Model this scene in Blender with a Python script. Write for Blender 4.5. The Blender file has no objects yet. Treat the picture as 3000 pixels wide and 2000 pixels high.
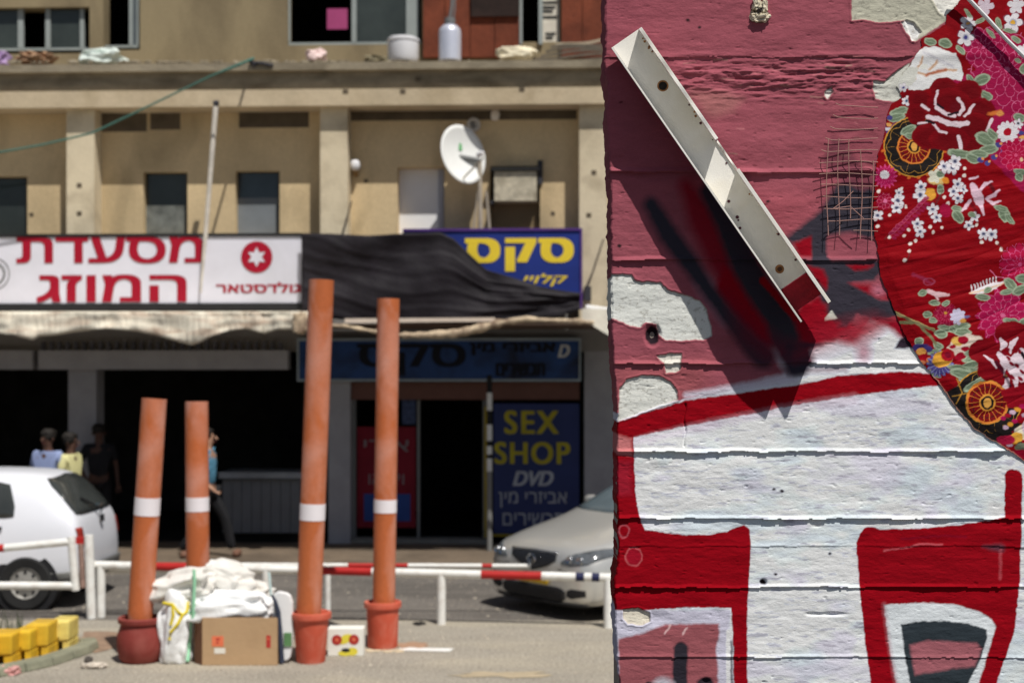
import bpy, bmesh, math, random
import numpy as np
from mathutils import Matrix, Vector, noise as mn
from mathutils.bvhtree import BVHTree
from mathutils.geometry import delaunay_2d_cdt

# ------------------------------------------------------------------ camera, sky, sun, exposure
scene = bpy.context.scene
COL = scene.collection
CH = 2.43            # camera height
FPX = 3000 * 50 / 36.0
cd = bpy.data.cameras.new('camera'); cam = bpy.data.objects.new('camera', cd); COL.objects.link(cam)
cam.location = (0, 0, CH); cam.rotation_euler = (math.radians(90), 0, 0)
cd.lens = 50; cd.sensor_width = 36; cd.shift_y = 100 / 3000.0
cd.clip_start = 0.05; cd.clip_end = 2000
cd.dof.use_dof = True; cd.dof.focus_distance = 4.1; cd.dof.aperture_fstop = 3.5
scene.camera = cam
SUN = Vector((0.59, -1.0, 2.12)).normalized()
world = bpy.data.worlds.new('World'); scene.world = world; world.use_nodes = True
nt = world.node_tree; bg = nt.nodes['Background']
sky = nt.nodes.new('ShaderNodeTexSky'); sky.sky_type = 'NISHITA'; sky.sun_disc = False
sky.sun_elevation = math.asin(SUN.z); sky.sun_rotation = math.atan2(SUN.x, SUN.y)
sky.altitude = 20; sky.dust_density = 1.5
nt.links.new(sky.outputs[0], bg.inputs[0]); bg.inputs[1].default_value = 0.05
ld = bpy.data.lights.new('sun', 'SUN'); ld.energy = 4.6; ld.angle = math.radians(0.5); ld.color = (1, 0.96, 0.90)
lo = bpy.data.objects.new('sun', ld); COL.objects.link(lo)
lo.rotation_euler = SUN.to_track_quat('Z', 'Y').to_euler(); lo.location = (6, -6, 14)
vs = scene.view_settings; vs.view_transform = 'Standard'; vs.look = 'None'; vs.gamma = 1; vs.exposure = -0.11
vs.use_curve_mapping = False
scene.render.film_transparent = False
random.seed(7); RNG = np.random.RandomState(11)

# ------------------------------------------------------------------ helpers
G = 0.86
def lin(c):
    c = c / 255.0
    return c / 12.92 if c <= 0.04045 else ((c + 0.055) / 1.055) ** 2.4
def col(r, g, b, k=1.0):
    return tuple(min(0.86, lin(x) / G * k) for x in (r, g, b))

MATS = {}
def M(name, c, rough=0.85, metal=0.0, var=0.18, scale=3.0, bump=0.25, bscale=None, stain=None, stain_scale=1.2, stain_amt=0.5, spec=0.3, coat=0, stretch=None, grain=0.0):
    if name in MATS: return MATS[name]
    m = bpy.data.materials.new(name); m.use_nodes = True; MATS[name] = m
    n = m.node_tree; b = n.nodes['Principled BSDF']
    b.inputs['Roughness'].default_value = rough; b.inputs['Metallic'].default_value = metal
    b.inputs['Specular IOR Level'].default_value = spec
    if coat: b.inputs['Coat Weight'].default_value = coat; b.inputs['Coat Roughness'].default_value = 0.05
    tc = n.nodes.new('ShaderNodeTexCoord'); src = tc.outputs['Object']
    if stretch:
        mp = n.nodes.new('ShaderNodeMapping'); mp.inputs['Scale'].default_value = stretch
        n.links.new(src, mp.inputs[0]); src = mp.outputs[0]
    no = n.nodes.new('ShaderNodeTexNoise'); no.inputs['Scale'].default_value = scale; no.inputs['Detail'].default_value = 8
    no.inputs['Roughness'].default_value = 0.65
    n.links.new(src, no.inputs['Vector'])
    cr = n.nodes.new('ShaderNodeValToRGB'); e = cr.color_ramp.elements
    e[0].position = 0.3; e[1].position = 0.7
    e[0].color = (*[x * (1 - var) for x in c], 1); e[1].color = (*[min(.9, x * (1 + var)) for x in c], 1)
    n.links.new(no.outputs[0], cr.inputs[0]); out = cr.outputs[0]
    if stain:
        n2 = n.nodes.new('ShaderNodeTexNoise'); n2.inputs['Scale'].default_value = stain_scale; n2.inputs['Detail'].default_value = 6
        n2.inputs['Distortion'].default_value = 0.6
        n.links.new(src, n2.inputs['Vector'])
        r2 = n.nodes.new('ShaderNodeValToRGB'); r2.color_ramp.elements[0].position = 0.46; r2.color_ramp.elements[1].position = 0.72
        n.links.new(n2.outputs[0], r2.inputs[0])
        mu = n.nodes.new('ShaderNodeMath'); mu.operation = 'MULTIPLY'; mu.inputs[1].default_value = stain_amt
        n.links.new(r2.outputs[0], mu.inputs[0])
        mx = n.nodes.new('ShaderNodeMix'); mx.data_type = 'RGBA'
        n.links.new(mu.outputs[0], mx.inputs[0]); n.links.new(out, mx.inputs[6]); mx.inputs[7].default_value = (*stain, 1)
        out = mx.outputs[2]
    if grain:
        n3 = n.nodes.new('ShaderNodeTexNoise'); n3.inputs['Scale'].default_value = 38; n3.inputs['Detail'].default_value = 2
        n.links.new(tc.outputs['Object'], n3.inputs['Vector'])
        r3 = n.nodes.new('ShaderNodeMapRange'); r3.inputs[1].default_value = .3; r3.inputs[2].default_value = .7
        r3.inputs[3].default_value = 1 - grain; r3.inputs[4].default_value = 1 + grain
        n.links.new(n3.outputs[0], r3.inputs[0])
        m3 = n.nodes.new('ShaderNodeMix'); m3.data_type = 'RGBA'; m3.blend_type = 'MULTIPLY'; m3.inputs[0].default_value = 1
        n.links.new(out, m3.inputs[6]); n.links.new(r3.outputs[0], m3.inputs[7]); out = m3.outputs[2]
    n.links.new(out, b.inputs['Base Color'])
    if bump:
        bs = n.nodes.new('ShaderNodeTexNoise'); bs.inputs['Scale'].default_value = bscale or scale * 8; bs.inputs['Detail'].default_value = 5
        n.links.new(src, bs.inputs['Vector'])
        bp = n.nodes.new('ShaderNodeBump'); bp.inputs['Strength'].default_value = bump; bp.inputs['Distance'].default_value = 0.02
        n.links.new(bs.outputs[0], bp.inputs['Height']); n.links.new(bp.outputs[0], b.inputs['Normal'])
    return m

def glassmat(name, c=(0.02, 0.025, 0.028), rough=0.08):
    if name in MATS: return MATS[name]
    return M(name, c, rough=rough, var=0.3, scale=1.5, bump=0.0, spec=0.6)

# facade frame: slightly turned, right end nearer
FA = math.radians(-2.3); FD = 19.5
FO = Vector(((900 - 1500) / FPX * FD, FD, 0))
FM = Matrix.Translation(FO) @ Matrix.Rotation(FA, 4, 'Z')
_u = Vector((math.cos(FA), math.sin(FA))); _n = Vector((math.sin(FA), -math.cos(FA)))
def fp(px, py, w=0.0):
    d = Vector(((px - 1500) / FPX, 1.0)); o = FO.xy
    t = (o.dot(_n) + w) / d.dot(_n)
    U = (d * t - o).dot(_u)
    return Vector((U, -w, CH + (1100 - py) / FPX * t))
def wp(px, py, Y): return Vector(((px - 1500) / FPX * Y, Y, CH + (1100 - py) / FPX * Y))
def gp(px, py, z=0.0):
    Y = (CH - z) * FPX / (py - 1100.0); return Vector(((px - 1500) / FPX * Y, Y, z))

class MB:
    def __init__(s, fr=None): s.v = []; s.f = []; s.fr = fr
    def add(s, vs, fs):
        b = len(s.v)
        for v in vs:
            v = Vector(v); s.v.append(s.fr @ v if s.fr else v)
        s.f += [tuple(b + i for i in f) for f in fs]
        return s
    def box(s, a, b):
        x0, y0, z0 = [min(p, q) for p, q in zip(a, b)]; x1, y1, z1 = [max(p, q) for p, q in zip(a, b)]
        return s.add([(x0, y0, z0), (x1, y0, z0), (x1, y1, z0), (x0, y1, z0), (x0, y0, z1), (x1, y0, z1), (x1, y1, z1), (x0, y1, z1)],
                     [(0, 3, 2, 1), (4, 5, 6, 7), (0, 1, 5, 4), (1, 2, 6, 5), (2, 3, 7, 6), (3, 0, 4, 7)])
    def fbox(s, x0, y0, x1, y1, w1, w0):
        xm = (max(x0, 0) + min(x1, 1800)) / 2 if x1 > 0 and x0 < 1800 else (x0 + x1) / 2
        A = fp(xm, y1, w1); B = fp(xm, y0, w1)
        return s.box((fp(x0, y0, w1).x, -w1, A.z), (fp(x1, y0, w1).x, -w0, B.z))
    def tube(s, pts, r, seg=8, caps=True):
        pts = [Vector(p) for p in pts]; rs = r if isinstance(r, (list, tuple)) else [r] * len(pts)
        vs = []; fs = []
        for i, p in enumerate(pts):
            t = (pts[min(i + 1, len(pts) - 1)] - pts[max(i - 1, 0)]).normalized()
            a = Vector((0, 0, 1)) if abs(t.z) < 0.9 else Vector((1, 0, 0))
            n = t.cross(a).normalized(); b = t.cross(n)
            for k in range(seg):
                q = 2 * math.pi * k / seg
                vs.append(p + (n * math.cos(q) + b * math.sin(q)) * rs[i])
        for i in range(len(pts) - 1):
            for k in range(seg):
                fs.append((i * seg + k, i * seg + (k + 1) % seg, (i + 1) * seg + (k + 1) % seg, (i + 1) * seg + k))
        if caps:
            fs.append(tuple(range(seg))[::-1]); fs.append(tuple((len(pts) - 1) * seg + k for k in range(seg)))
        return s.add(vs, fs)
    def lathe(s, prof, c, seg=32, axis=None, close=False):
        # prof list of (r,h) about c along axis
        ax = Vector(axis or (0, 0, 1)).normalized(); a = Vector((1, 0, 0)) if abs(ax.x) < .9 else Vector((0, 1, 0))
        n = ax.cross(a).normalized(); b = ax.cross(n); c = Vector(c)
        vs = []; fs = []
        for r, h in prof:
            for k in range(seg):
                q = 2 * math.pi * k / seg
                vs.append(c + ax * h + (n * math.cos(q) + b * math.sin(q)) * r)
        for i in range(len(prof) - 1):
            for k in range(seg):
                fs.append((i * seg + k, i * seg + (k + 1) % seg, (i + 1) * seg + (k + 1) % seg, (i + 1) * seg + k))
        if prof[0][0] > 1e-4: fs.append(tuple(range(seg))[::-1])
        if prof[-1][0] > 1e-4: fs.append(tuple((len(prof) - 1) * seg + k for k in range(seg)))
        return s.add(vs, fs)
    def grid(s, fn, nu, nv, thick=0.0):
        vs = [fn(i / nu, j / nv) for j in range(nv + 1) for i in range(nu + 1)]
        fs = [(j * (nu + 1) + i, j * (nu + 1) + i + 1, (j + 1) * (nu + 1) + i + 1, (j + 1) * (nu + 1) + i) for j in range(nv) for i in range(nu)]
        return s.add(vs, fs)
    def blob(s, c, r, seed=0, amp=0.12, sub=4, freq=2.0, floor=None, rot=0, octv=4):
        bm = bmesh.new(); bmesh.ops.create_icosphere(bm, subdivisions=sub, radius=1.0)
        R = Matrix.Rotation(rot, 3, 'Y')
        vs = []
        for v in bm.verts:
            p = v.co.copy(); d = 1 + amp * (mn.fractal(p * freq + Vector((seed * 7.1, seed * 3.3, 0)), 1.0, 2.0, octv))
            # boxy bag
            q = Vector([math.copysign(abs(x) ** 0.75, x) for x in p]) * d
            q = R @ Vector((q.x * r[0], q.y * r[1], q.z * r[2])) + Vector(c)
            if floor is not None and q.z < floor: q.z = floor
            vs.append(q)
        fs = [tuple(v.index for v in f.verts) for f in bm.faces]; bm.free()
        return s.add(vs, fs)

def mesh_of(name, vs, fs, inv=None, smooth=False):
    me = bpy.data.meshes.new(name)
    vs = [inv @ v for v in vs] if inv is not None else vs
    me.from_pydata([tuple(v) for v in vs], [], fs); me.update()
    if smooth: me.polygons.foreach_set('use_smooth', [True] * len(me.polygons))
    return me
def tag(o, label=None, cat=None, group=None, kind=None):
    for k, v in (('label', label), ('category', cat), ('group', group), ('kind', kind)):
        if v: o[k] = v
    return o
def thing(name, label, cat, base, rot=0.0, group=None, kind=None):
    o = bpy.data.objects.new(name, None); COL.objects.link(o); o.empty_display_size = 0.2
    o.matrix_world = Matrix.Translation(Vector(base)) @ Matrix.Rotation(rot, 4, 'Z')
    o['_m'] = 1; ROOTM[o.name] = o.matrix_world.copy()
    return tag(o, label, cat, group, kind)
ROOTM = {}
def part(name, mb, mat, parent, smooth=False, label=None, bevel=0, kind=None):
    inv = ROOTM[parent.name].inverted()
    me = mesh_of(name, mb.v, mb.f, inv, smooth); me.materials.append(mat)
    o = bpy.data.objects.new(name, me); COL.objects.link(o); o.parent = parent
    ROOTM[o.name] = ROOTM[parent.name]
    if bevel:
        md = o.modifiers.new('bevel', 'BEVEL'); md.width = bevel; md.segments = 2; md.limit_method = 'ANGLE'
    if smooth: edge_split(o)
    return tag(o, label, kind=kind)
def edge_split(o):
    md = o.modifiers.new('split', 'EDGE_SPLIT'); md.split_angle = math.radians(42)
def single(name, mb, mat, label=None, cat=None, group=None, kind=None, smooth=False, bevel=0):
    V = mb.v; c = Vector((sum(v.x for v in V) / len(V), sum(v.y for v in V) / len(V), min(v.z for v in V)))
    if kind == 'structure': c = Vector((0, 0, 0))
    me = mesh_of(name, V, mb.f, Matrix.Translation(-c), smooth); me.materials.append(mat)
    o = bpy.data.objects.new(name, me); COL.objects.link(o); o.location = c
    ROOTM[o.name] = Matrix.Translation(c)
    if bevel:
        md = o.modifiers.new('bevel', 'BEVEL'); md.width = bevel; md.segments = 2; md.limit_method = 'ANGLE'
    if smooth: edge_split(o)
    return tag(o, label, cat, group, kind)
def holes_wall(mb, x0, y0, x1, y1, holes, w, depth):
    """wall sheet in facade pixels with real openings and their reveals"""
    xs = sorted({x0, x1, *[h[0] for h in holes], *[h[2] for h in holes]}); ys = sorted({y0, y1, *[h[1] for h in holes], *[h[3] for h in holes]})
    Z = lambda y: fp(900, y, w).z
    X = lambda x: fp(x, 1000, w).x
    for i in range(len(xs) - 1):
        for j in range(len(ys) - 1):
            cx, cy = (xs[i] + xs[i + 1]) / 2, (ys[j] + ys[j + 1]) / 2
            if any(h[0] < cx < h[2] and h[1] < cy < h[3] for h in holes): continue
            a, b, c, d = X(xs[i]), X(xs[i + 1]), Z(ys[j + 1]), Z(ys[j])
            mb.add([(a, -w, c), (b, -w, c), (b, -w, d), (a, -w, d)], [(0, 1, 2, 3)])
    for h in holes:
        a, b, c, d = X(h[0]), X(h[2]), Z(h[3]), Z(h[1]); y0_, y1_ = -w, -w + depth
        mb.add([(a, y0_, c), (a, y1_, c), (a, y1_, d), (a, y0_, d)], [(0, 1, 2, 3)])
        mb.add([(b, y0_, c), (b, y1_, c), (b, y1_, d), (b, y0_, d)], [(3, 2, 1, 0)])
        mb.add([(a, y0_, c), (b, y0_, c), (b, y1_, c), (a, y1_, c)], [(0, 1, 2, 3)])
        mb.add([(a, y0_, d), (b, y0_, d), (b, y1_, d), (a, y1_, d)], [(3, 2, 1, 0)])

def fill_outline(m):
    # outlines of a variable font overlap: fill them by winding number
    nb = {}
    for e in m.edges:
        a, b = e.vertices; nb.setdefault(a, []).append(b); nb.setdefault(b, []).append(a)
    P = [v.co.xy.copy() for v in m.vertices]; seen = set(); loops = []
    for s0 in sorted(nb):
        if s0 in seen: continue
        L = [s0]; seen.add(s0); nx = (s0 + 1) if (s0 + 1) in nb[s0] else nb[s0][0]
        while nx is not None and nx not in seen:
            L.append(nx); seen.add(nx); c = [q for q in nb[nx] if q not in seen]; nx = c[0] if c else None
        loops.append(L)
    E = [(L[i], L[(i + 1) % len(L)]) for L in loops for i in range(len(L))]
    r = delaunay_2d_cdt(P, E, [], 0, 1e-6)
    A = np.array([(P[a].x, P[a].y, P[b].x, P[b].y) for a, b in E])
    F = []
    for f in r[2]:
        cx = sum(r[0][i].x for i in f) / len(f); cy = sum(r[0][i].y for i in f) / len(f)
        up = (A[:, 1] <= cy) & (A[:, 3] > cy); dn = (A[:, 1] > cy) & (A[:, 3] <= cy)
        side = (A[:, 2] - A[:, 0]) * (cy - A[:, 1]) - (cx - A[:, 0]) * (A[:, 3] - A[:, 1])
        if int(((side > 0) & up).sum()) - int(((side < 0) & dn).sum()) != 0: F.append(tuple(f))
    return np.array([(v.x, v.y, 0) for v in r[0]]), F

def lettering(s, x0, y0, x1, y1, w, mat, parent, bold=0.0, shear=0.0, name='lettering', label=None, thick=0.004, cspace=1.0):
    bold2 = 0
    if bold >= .025 or (bold > .015 and any(ord(ch) > 1400 for ch in s)): bold2 = bold / .035; bold = 0
    c = bpy.data.curves.new('t', 'FONT'); c.body = s; c.offset = bold; c.resolution_u = 6; c.shear = shear
    c.space_character = cspace; c.fill_mode = 'NONE'
    o = bpy.data.objects.new('t', c); COL.objects.link(o)
    m = bpy.data.meshes.new_from_object(o.evaluated_get(bpy.context.evaluated_depsgraph_get()))
    V, F = fill_outline(m)
    bpy.data.objects.remove(o); bpy.data.meshes.remove(m)
    mn_, mx_ = V.min(0), V.max(0)
    mb = MB(FM); out = []
    xm = (x0 + x1) / 2
    A = fp(x0, y1, w); B = fp(x1, y0, w); za = fp(xm, y1, w).z; zb = fp(xm, y0, w).z
    for v in V:
        tx = (v[0] - mn_[0]) / (mx_[0] - mn_[0]); ty = (v[1] - mn_[1]) / (mx_[1] - mn_[1])
        out.append((A.x + (B.x - A.x) * tx, -w, za + (zb - za) * ty))
    S = (0, 1, -1) if bold2 else (0,)
    hgt = (zb - za) * bold2 * .06; k = 0
    for dx in S:
        for dz in S:
            if dx and dz and abs(dx) + abs(dz) > 2: continue
            mb.add([(v[0] + dx * hgt, v[1] - k * .0002, v[2] + dz * hgt * .35) for v in out], F); k += 1
    return part(name, mb, mat, parent, label=label)
# ------------------------------------------------------------------ ground
m_plaza = M('plaza_paving', col(158, 151, 138, .84), rough=.95, var=.13, scale=1.6, bump=.5, bscale=30, stain=col(182, 172, 152, .85), stain_scale=.9, stain_amt=.75, grain=.34, stretch=(.6, 1.6, 1))
m_road = M('asphalt', col(126, 120, 113, .66), rough=.95, var=.15, scale=1.2, bump=.5, bscale=40, stain=col(88, 84, 80, .6), stain_scale=.8, stain_amt=.7, grain=.38, stretch=(.5, 1.6, 1))
m_side = M('pavement_concrete', col(134, 118, 100, .62), rough=.95, var=.18, scale=3, bump=.4, bscale=30, stain=col(85, 75, 65, .6), stain_scale=1.1, stain_amt=.6, grain=.2)
single('ground', MB().add([(-400, -200, -.02), (400, -200, -.02), (400, 600, -.02), (-400, 600, -.02)], [(0, 1, 2, 3)]), M('darkened_asphalt', (.075, .07, .066), rough=.95, var=.25, scale=1.5, bump=.4, bscale=40, grain=.2), kind='structure')  # unseen ground, kept dark to cut light bounced onto the facade
single('road', MB().add([(-60, 14.0, -.004), (60, 14.0, -.004), (60, 17.9, -.004), (-60, 17.9, -.004)], [(0, 1, 2, 3)]), m_road, kind='structure')
single('plaza_paving', MB().add([(-24, 8.5, 0), (24, 8.5, 0), (24, 14.02, 0), (-24, 14.25, 0)], [(0, 1, 2, 3)]), m_plaza, kind='structure')
mb = MB()
mb.add([(-40, 17.62, .1), (40, 17.62, .1), (40, 26, .1), (-40, 26, .1)], [(0, 1, 2, 3)])
single('pavement', mb, m_side, kind='structure')
m_kerb = M('kerb_concrete', col(150, 142, 128, .7), var=.2, scale=6, bump=.3)
rt = thing('kerb', None, None, (0, 17.5, 0), kind='structure')
for i in range(34):
    x = -15 + i * 0.9
    part('kerb_stone', MB().box((x + .006, 17.5, -.02), (x + .894, 17.618, .104 + random.uniform(-.003, .003))), m_kerb, rt)
# small flat marks on the plaza
m_white = M('white_paint', col(225, 222, 215), var=.12, scale=9, bump=.1)
def gpoly(name, pts, z, mat, label, cat, jit=.0, kind=None):
    mb = MB(); P = [gp(x, y) for x, y in pts]
    vs = [(p.x, p.y, z) for p in P]; mb.add(vs, [tuple(range(len(vs)))[::-1]])
    return single(name, mb, mat, label, cat, kind=kind)
def irregular(cx, cy, rx, ry, n=22, seed=1, amp=.3):
    r = random.Random(seed); o = []
    for k in range(n):
        a = 2 * math.pi * k / n; q = 1 + amp * r.uniform(-1, 1); o.append((cx + rx * q * math.cos(a), cy + ry * q * math.sin(a)))
    return o
gpoly('paint_strip', [(1178, 1896), (1330, 1899), (1318, 1908), (1165, 1905)], .004, m_white, 'worn white paint strip on the paving right of the orange pots', 'paint mark')
m_dust = M('orange_dust', col(176, 142, 116, .8), var=.25, scale=14, bump=.2)
gpoly('dust_patch', irregular(1205, 1890, 55, 9, seed=3), .0045, m_dust, 'patch of orange brick dust beside the right orange pot', 'dust patch')
gpoly('dust_patch', irregular(300, 1880, 105, 26, seed=4), .0045, M('soil', col(160, 134, 112, .72), var=.3, scale=9, bump=.4), 'reddish soil patch between yellow blocks and the maroon pot', 'soil patch')
gpoly('dust_patch', irregular(1470, 1975, 130, 9, seed=5, amp=.4), .0045, M('sand', col(186, 170, 142, .78), var=.12, scale=6, bump=.2), 'long sandy stain on the paving near the mural wall', 'stain')
gpoly('tar_spot', irregular(1228, 1826, 18, 6, seed=6, amp=.25), .0045, M('tar', (.02, .018, .016), var=.3), 'small black spot on the ground left of the white rail post', 'spot')

# ------------------------------------------------------------------ building
m_tan = M('tan_plaster', col(200, 178, 140), var=.07, scale=1.5, bump=.25, bscale=25, stain=col(138, 122, 94), stain_scale=1.4, stain_amt=.6, grain=.08, stretch=(1, 1, .5))
m_coln = M('pale_plaster', col(205, 192, 165), var=.07, scale=2, bump=.25, bscale=25, stain=col(150, 136, 112), stain_scale=2.2, stain_amt=.6, grain=.05)
m_band = M('weathered_concrete', col(142, 132, 113), var=.2, scale=2.5, bump=.4, stain=col(88, 78, 62), stain_scale=1.5, stain_amt=.7, stretch=(1, 1, 3), grain=.08)
m_band2 = M('stained_concrete', col(188, 172, 145), var=.1, scale=2, bump=.3, stain=col(140, 122, 92), stain_scale=1.1, stain_amt=.6, grain=.06)
m_up = M('upper_plaster', col(140, 126, 98), var=.1, scale=1.2, bump=.3, stain=col(98, 86, 66), stain_scale=1.3, stain_amt=.75, grain=.1, stretch=(1, 1, .4))
m_dkbrown = M('dark_brown', col(88, 78, 64), var=.3, scale=3, bump=.2)
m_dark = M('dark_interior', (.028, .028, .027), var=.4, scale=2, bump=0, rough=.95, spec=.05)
m_grey = M('grey_render', col(130, 128, 126), var=.12, scale=3, bump=.2)
m_frame = M('aluminium_frame', col(148, 155, 153), rough=.5, var=.1, bump=0)
m_glass = glassmat('window_glass', (.03, .036, .034))
m_glass2 = glassmat('dusty_glass', (.11, .13, .14), .3)
FB = thing('shop_building', 'long tan concrete shop building with dark shops below and a set-back upper floor', 'building', FM @ Vector((0, 0, .1)), FA)
def fpart(name, rects, mat, parent, **k):
    mb = MB(FM)
    for r in rects: mb.fbox(*r)
    return part(name, mb, mat, parent, **k)
# shell behind everything
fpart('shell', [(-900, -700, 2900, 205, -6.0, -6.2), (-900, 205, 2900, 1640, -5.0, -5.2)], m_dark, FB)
fpart('side_wall', [(-905, -500, -880, 1640, -.3, -6.2), (2700, -500, 2725, 1640, -.3, -6.2)], m_tan, FB)
fpart('roof', [(-900, -520, 2720, -500, -1.0, -6.3)], m_band, FB)
# upper floor
H = [(-300, 14, 262, 150), (302, -330, 410, 142), (842, -330, 1235, 133), (1522, -330, 1642, 130)]
mb = MB(FM); holes_wall(mb, -900, -500, 2720, 260, H, -1.0, .3); part('wall', mb, m_up, FB, label='tan upper storey wall with window openings')
for a in [(-300, 62, 60, 72), (62, 0, 0, 0)]: pass
def window(x0, y0, x1, y1, w, bars, panes, pm=None, fm=None, t=7):
    f = MB(FM)
    f.fbox(x0, y0, x1, y0 + t, w + .04, w); f.fbox(x0, y1 - t, x1, y1, w + .04, w)
    for b in bars: f.fbox(b[0], y0 + t, b[1], y1 - t, w + .045, w)
    o = part('window', f, fm or m_frame, FB)
    for p in panes:
        part('pane', MB(FM).fbox(p[0], y0 + t, p[1], y1 - t, w + .02, w + .008), p[2] if len(p) > 2 else (pm or m_glass), o)
    return o
m_glassg = glassmat('green_grey_glass', (.045, .055, .05), .25)
window(-298, 16, 260, 148, -1.12, [(-298, -288), (-120, -108), (52, 68), (133, 147), (234, 246)], [(-288, -120, m_glassg), (-108, 52, m_glassg), (147, 234, m_glassg)])
window(304, -328, 408, 140, -1.12, [(378, 388), (400, 408)], [(388, 400, m_glass2)])
o = window(844, -328, 1233, 131, -1.12, [(844, 850), (1030, 1044), (1190, 1226)], [(1044, 1190, m_glassg)])
part('paper_notice', MB(FM).fbox(958, 26, 1018, 86, -1.1, -1.108), M('pink_paper', col(175, 75, 125, .8), var=.1, bump=0), o)
m_rust = M('rusted_panel', col(112, 56, 36), var=.3, scale=3, bump=.3, stain=col(70, 28, 16), stain_scale=1.6, stain_amt=.8, rough=.8, grain=.1)
for a, b in [(1240, 1302), (1304, 1376), (1378, 1448), (1450, 1520), (1645, 1705), (1707, 1772), (1774, 1850)]:
    fpart('rust_panel', [(a, -330, b, 168, -.9 - random.uniform(0, .015), -.99)], m_rust, FB)
fpart('dark_panel', [(1380, -60, 1520, 48, -.86, -.89)], M('dark_brown_sheet', col(45, 32, 28), var=.4), FB)  # dark brown panel over part of the rusted sheets
fpart('door_frame', [(1522, -330, 1530, 130, -.95, -1.05), (1578, -330, 1590, 130, -.95, -1.05)], m_frame, FB)
cw = M('curtain_white', col(215, 205, 190), var=.2, scale=12, bump=.3); cb = M('curtain_black', (.03, .03, .03), var=.3)
fpart('curtain', [(1590, -330, 1638, 130, -1.02, -1.05)], cw, FB)
for i, y in enumerate([4, 18, 30, 47, 96, 108]):
    fpart('curtain_stripe', [(1590 + (8 if i > 3 else 0), y, 1634 - (i % 3) * 7, y + 7, -1.012, -1.018)], cb, FB)
# terrace edge
fpart('terrace_slab', [(-900, 205, 2720, 262, .07, -1.0)], m_band, FB, label='weathered grey recessed band of the terrace edge')
fpart('cornice', [(-900, 183, 2720, 205, .18, -1.0)], m_band, FB)
fpart('beam', [(-900, 262, 2720, 310, .15, -.30)], m_band2, FB, label='pale concrete beam above the middle storey')
for x, y in [(1225, 232), (1180, 268), (1529, 262), (1012, 268)]:
    fpart('plug_hole', [(x - 8, y - 6, x + 8, y + 6, .075 if y < 262 and y < 240 else .156, .05)], m_dkbrown, FB)
# middle storey
H2 = [(-60, 512, 80, 694), (420, 502, 549, 694), (690, 500, 819, 694), (1165, 492, 1302, 694), (1436, 490, 1582, 694), (1900, 490, 2030, 694), (2150, 490, 2280, 694)]
mb = MB(FM); holes_wall(mb, -900, 308, 2720, 720, H2, -.31, .3); part('wall', mb, m_tan, FB, label='tan recessed wall of the middle storey')
for a, b in [(-560, -480), (195, 276), (938, 1018), (1697, 1780), (2420, 2500)]:
    fpart('column', [(a, 310, b, 720 if b < 1500 else 935, 0, -.305)], m_coln, FB)
for x, y in [(232, 543), (232, 625), (1740, 505), (1725, 630)]:
    fpart('plug_hole', [(x - 7, y - 6, x + 7, y + 6, .006, -.01)], m_dkbrown, FB)
for x, y in [(92, 628), (1072, 530), (1620, 625)]:
    fpart('plug_hole', [(x - 6, y - 5, x + 6, y + 5, -.304, -.32)], m_dkbrown, FB)
fpart('dark_patch', [(278, 314, 430, 386, -.306, -.313)], m_dkbrown, FB); fpart('dark_patch', [(440, 314, 528, 380, -.306, -.313)], m_dkbrown, FB)  # thin darker panels along the top of the recessed wall
fpart('dark_patch', [(700, 314, 905, 374, -.306, -.313)], m_dkbrown, FB); fpart('dark_patch', [(1022, 314, 1690, 352, -.306, -.313)], m_dkbrown, FB)
def mid(x0, y0, x1, y1, mat_top, mat_low, ysplit, w=-.46):
    f = MB(FM); t = 5
    for r in [(x0, y0, x1, y0 + t), (x0, y1 - t, x1, y1), (x0, y0 + t, x0 + t, y1 - t), (x1 - t, y0 + t, x1, y1 - t)]: f.fbox(*r, w + .03, w)
    o = part('window', f, M('dark_frame', (.05, .05, .05), var=.2, bump=0), FB)
    part('pane', MB(FM).fbox(x0 + t, y0 + t, x1 - t, ysplit, w + .02, w + .008), mat_top, o)
    part('pane', MB(FM).fbox(x0 + t, ysplit, x1 - t, y1 - t, w + .024, w + .008), mat_low, o)
mid(-60, 512, 80, 694, m_glass, m_glass, 600)
mid(420, 502, 549, 694, m_glass, M('grimy_pane', (.16, .17, .155), var=.5, scale=6, bump=.2), 602)
mid(690, 500, 819, 694, glassmat('blue_glass', (.035, .05, .065)), M('frosted_pane', (.20, .22, .235), var=.15, scale=2, bump=0), 580)
mid(1900, 490, 2030, 694, m_glass, m_glass2, 600); mid(2150, 490, 2280, 694, m_glass, m_glass2, 600)
fpart('roller_shutter', [(1168, 495, 1284, 694, -.50, -.54)], M('white_shutter', col(228, 228, 232), var=.04, bump=.05), FB, label='white closed shutter filling a window opening')
fpart('shutter_shade', [(1284, 495, 1300, 694, -.46, -.54)], M('shade_grey', col(165, 168, 178), var=.1), FB)  # shaded right side of the opening put in as a grey strip
fpart('window_board', [(1440, 592, 1578, 694, -.45, -.5)], M('brown_board', col(125, 108, 82), var=.15), FB)
f = fpart('window_board', [(1436, 490, 1582, 592, -.5, -.52)], m_dark, FB)
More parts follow.
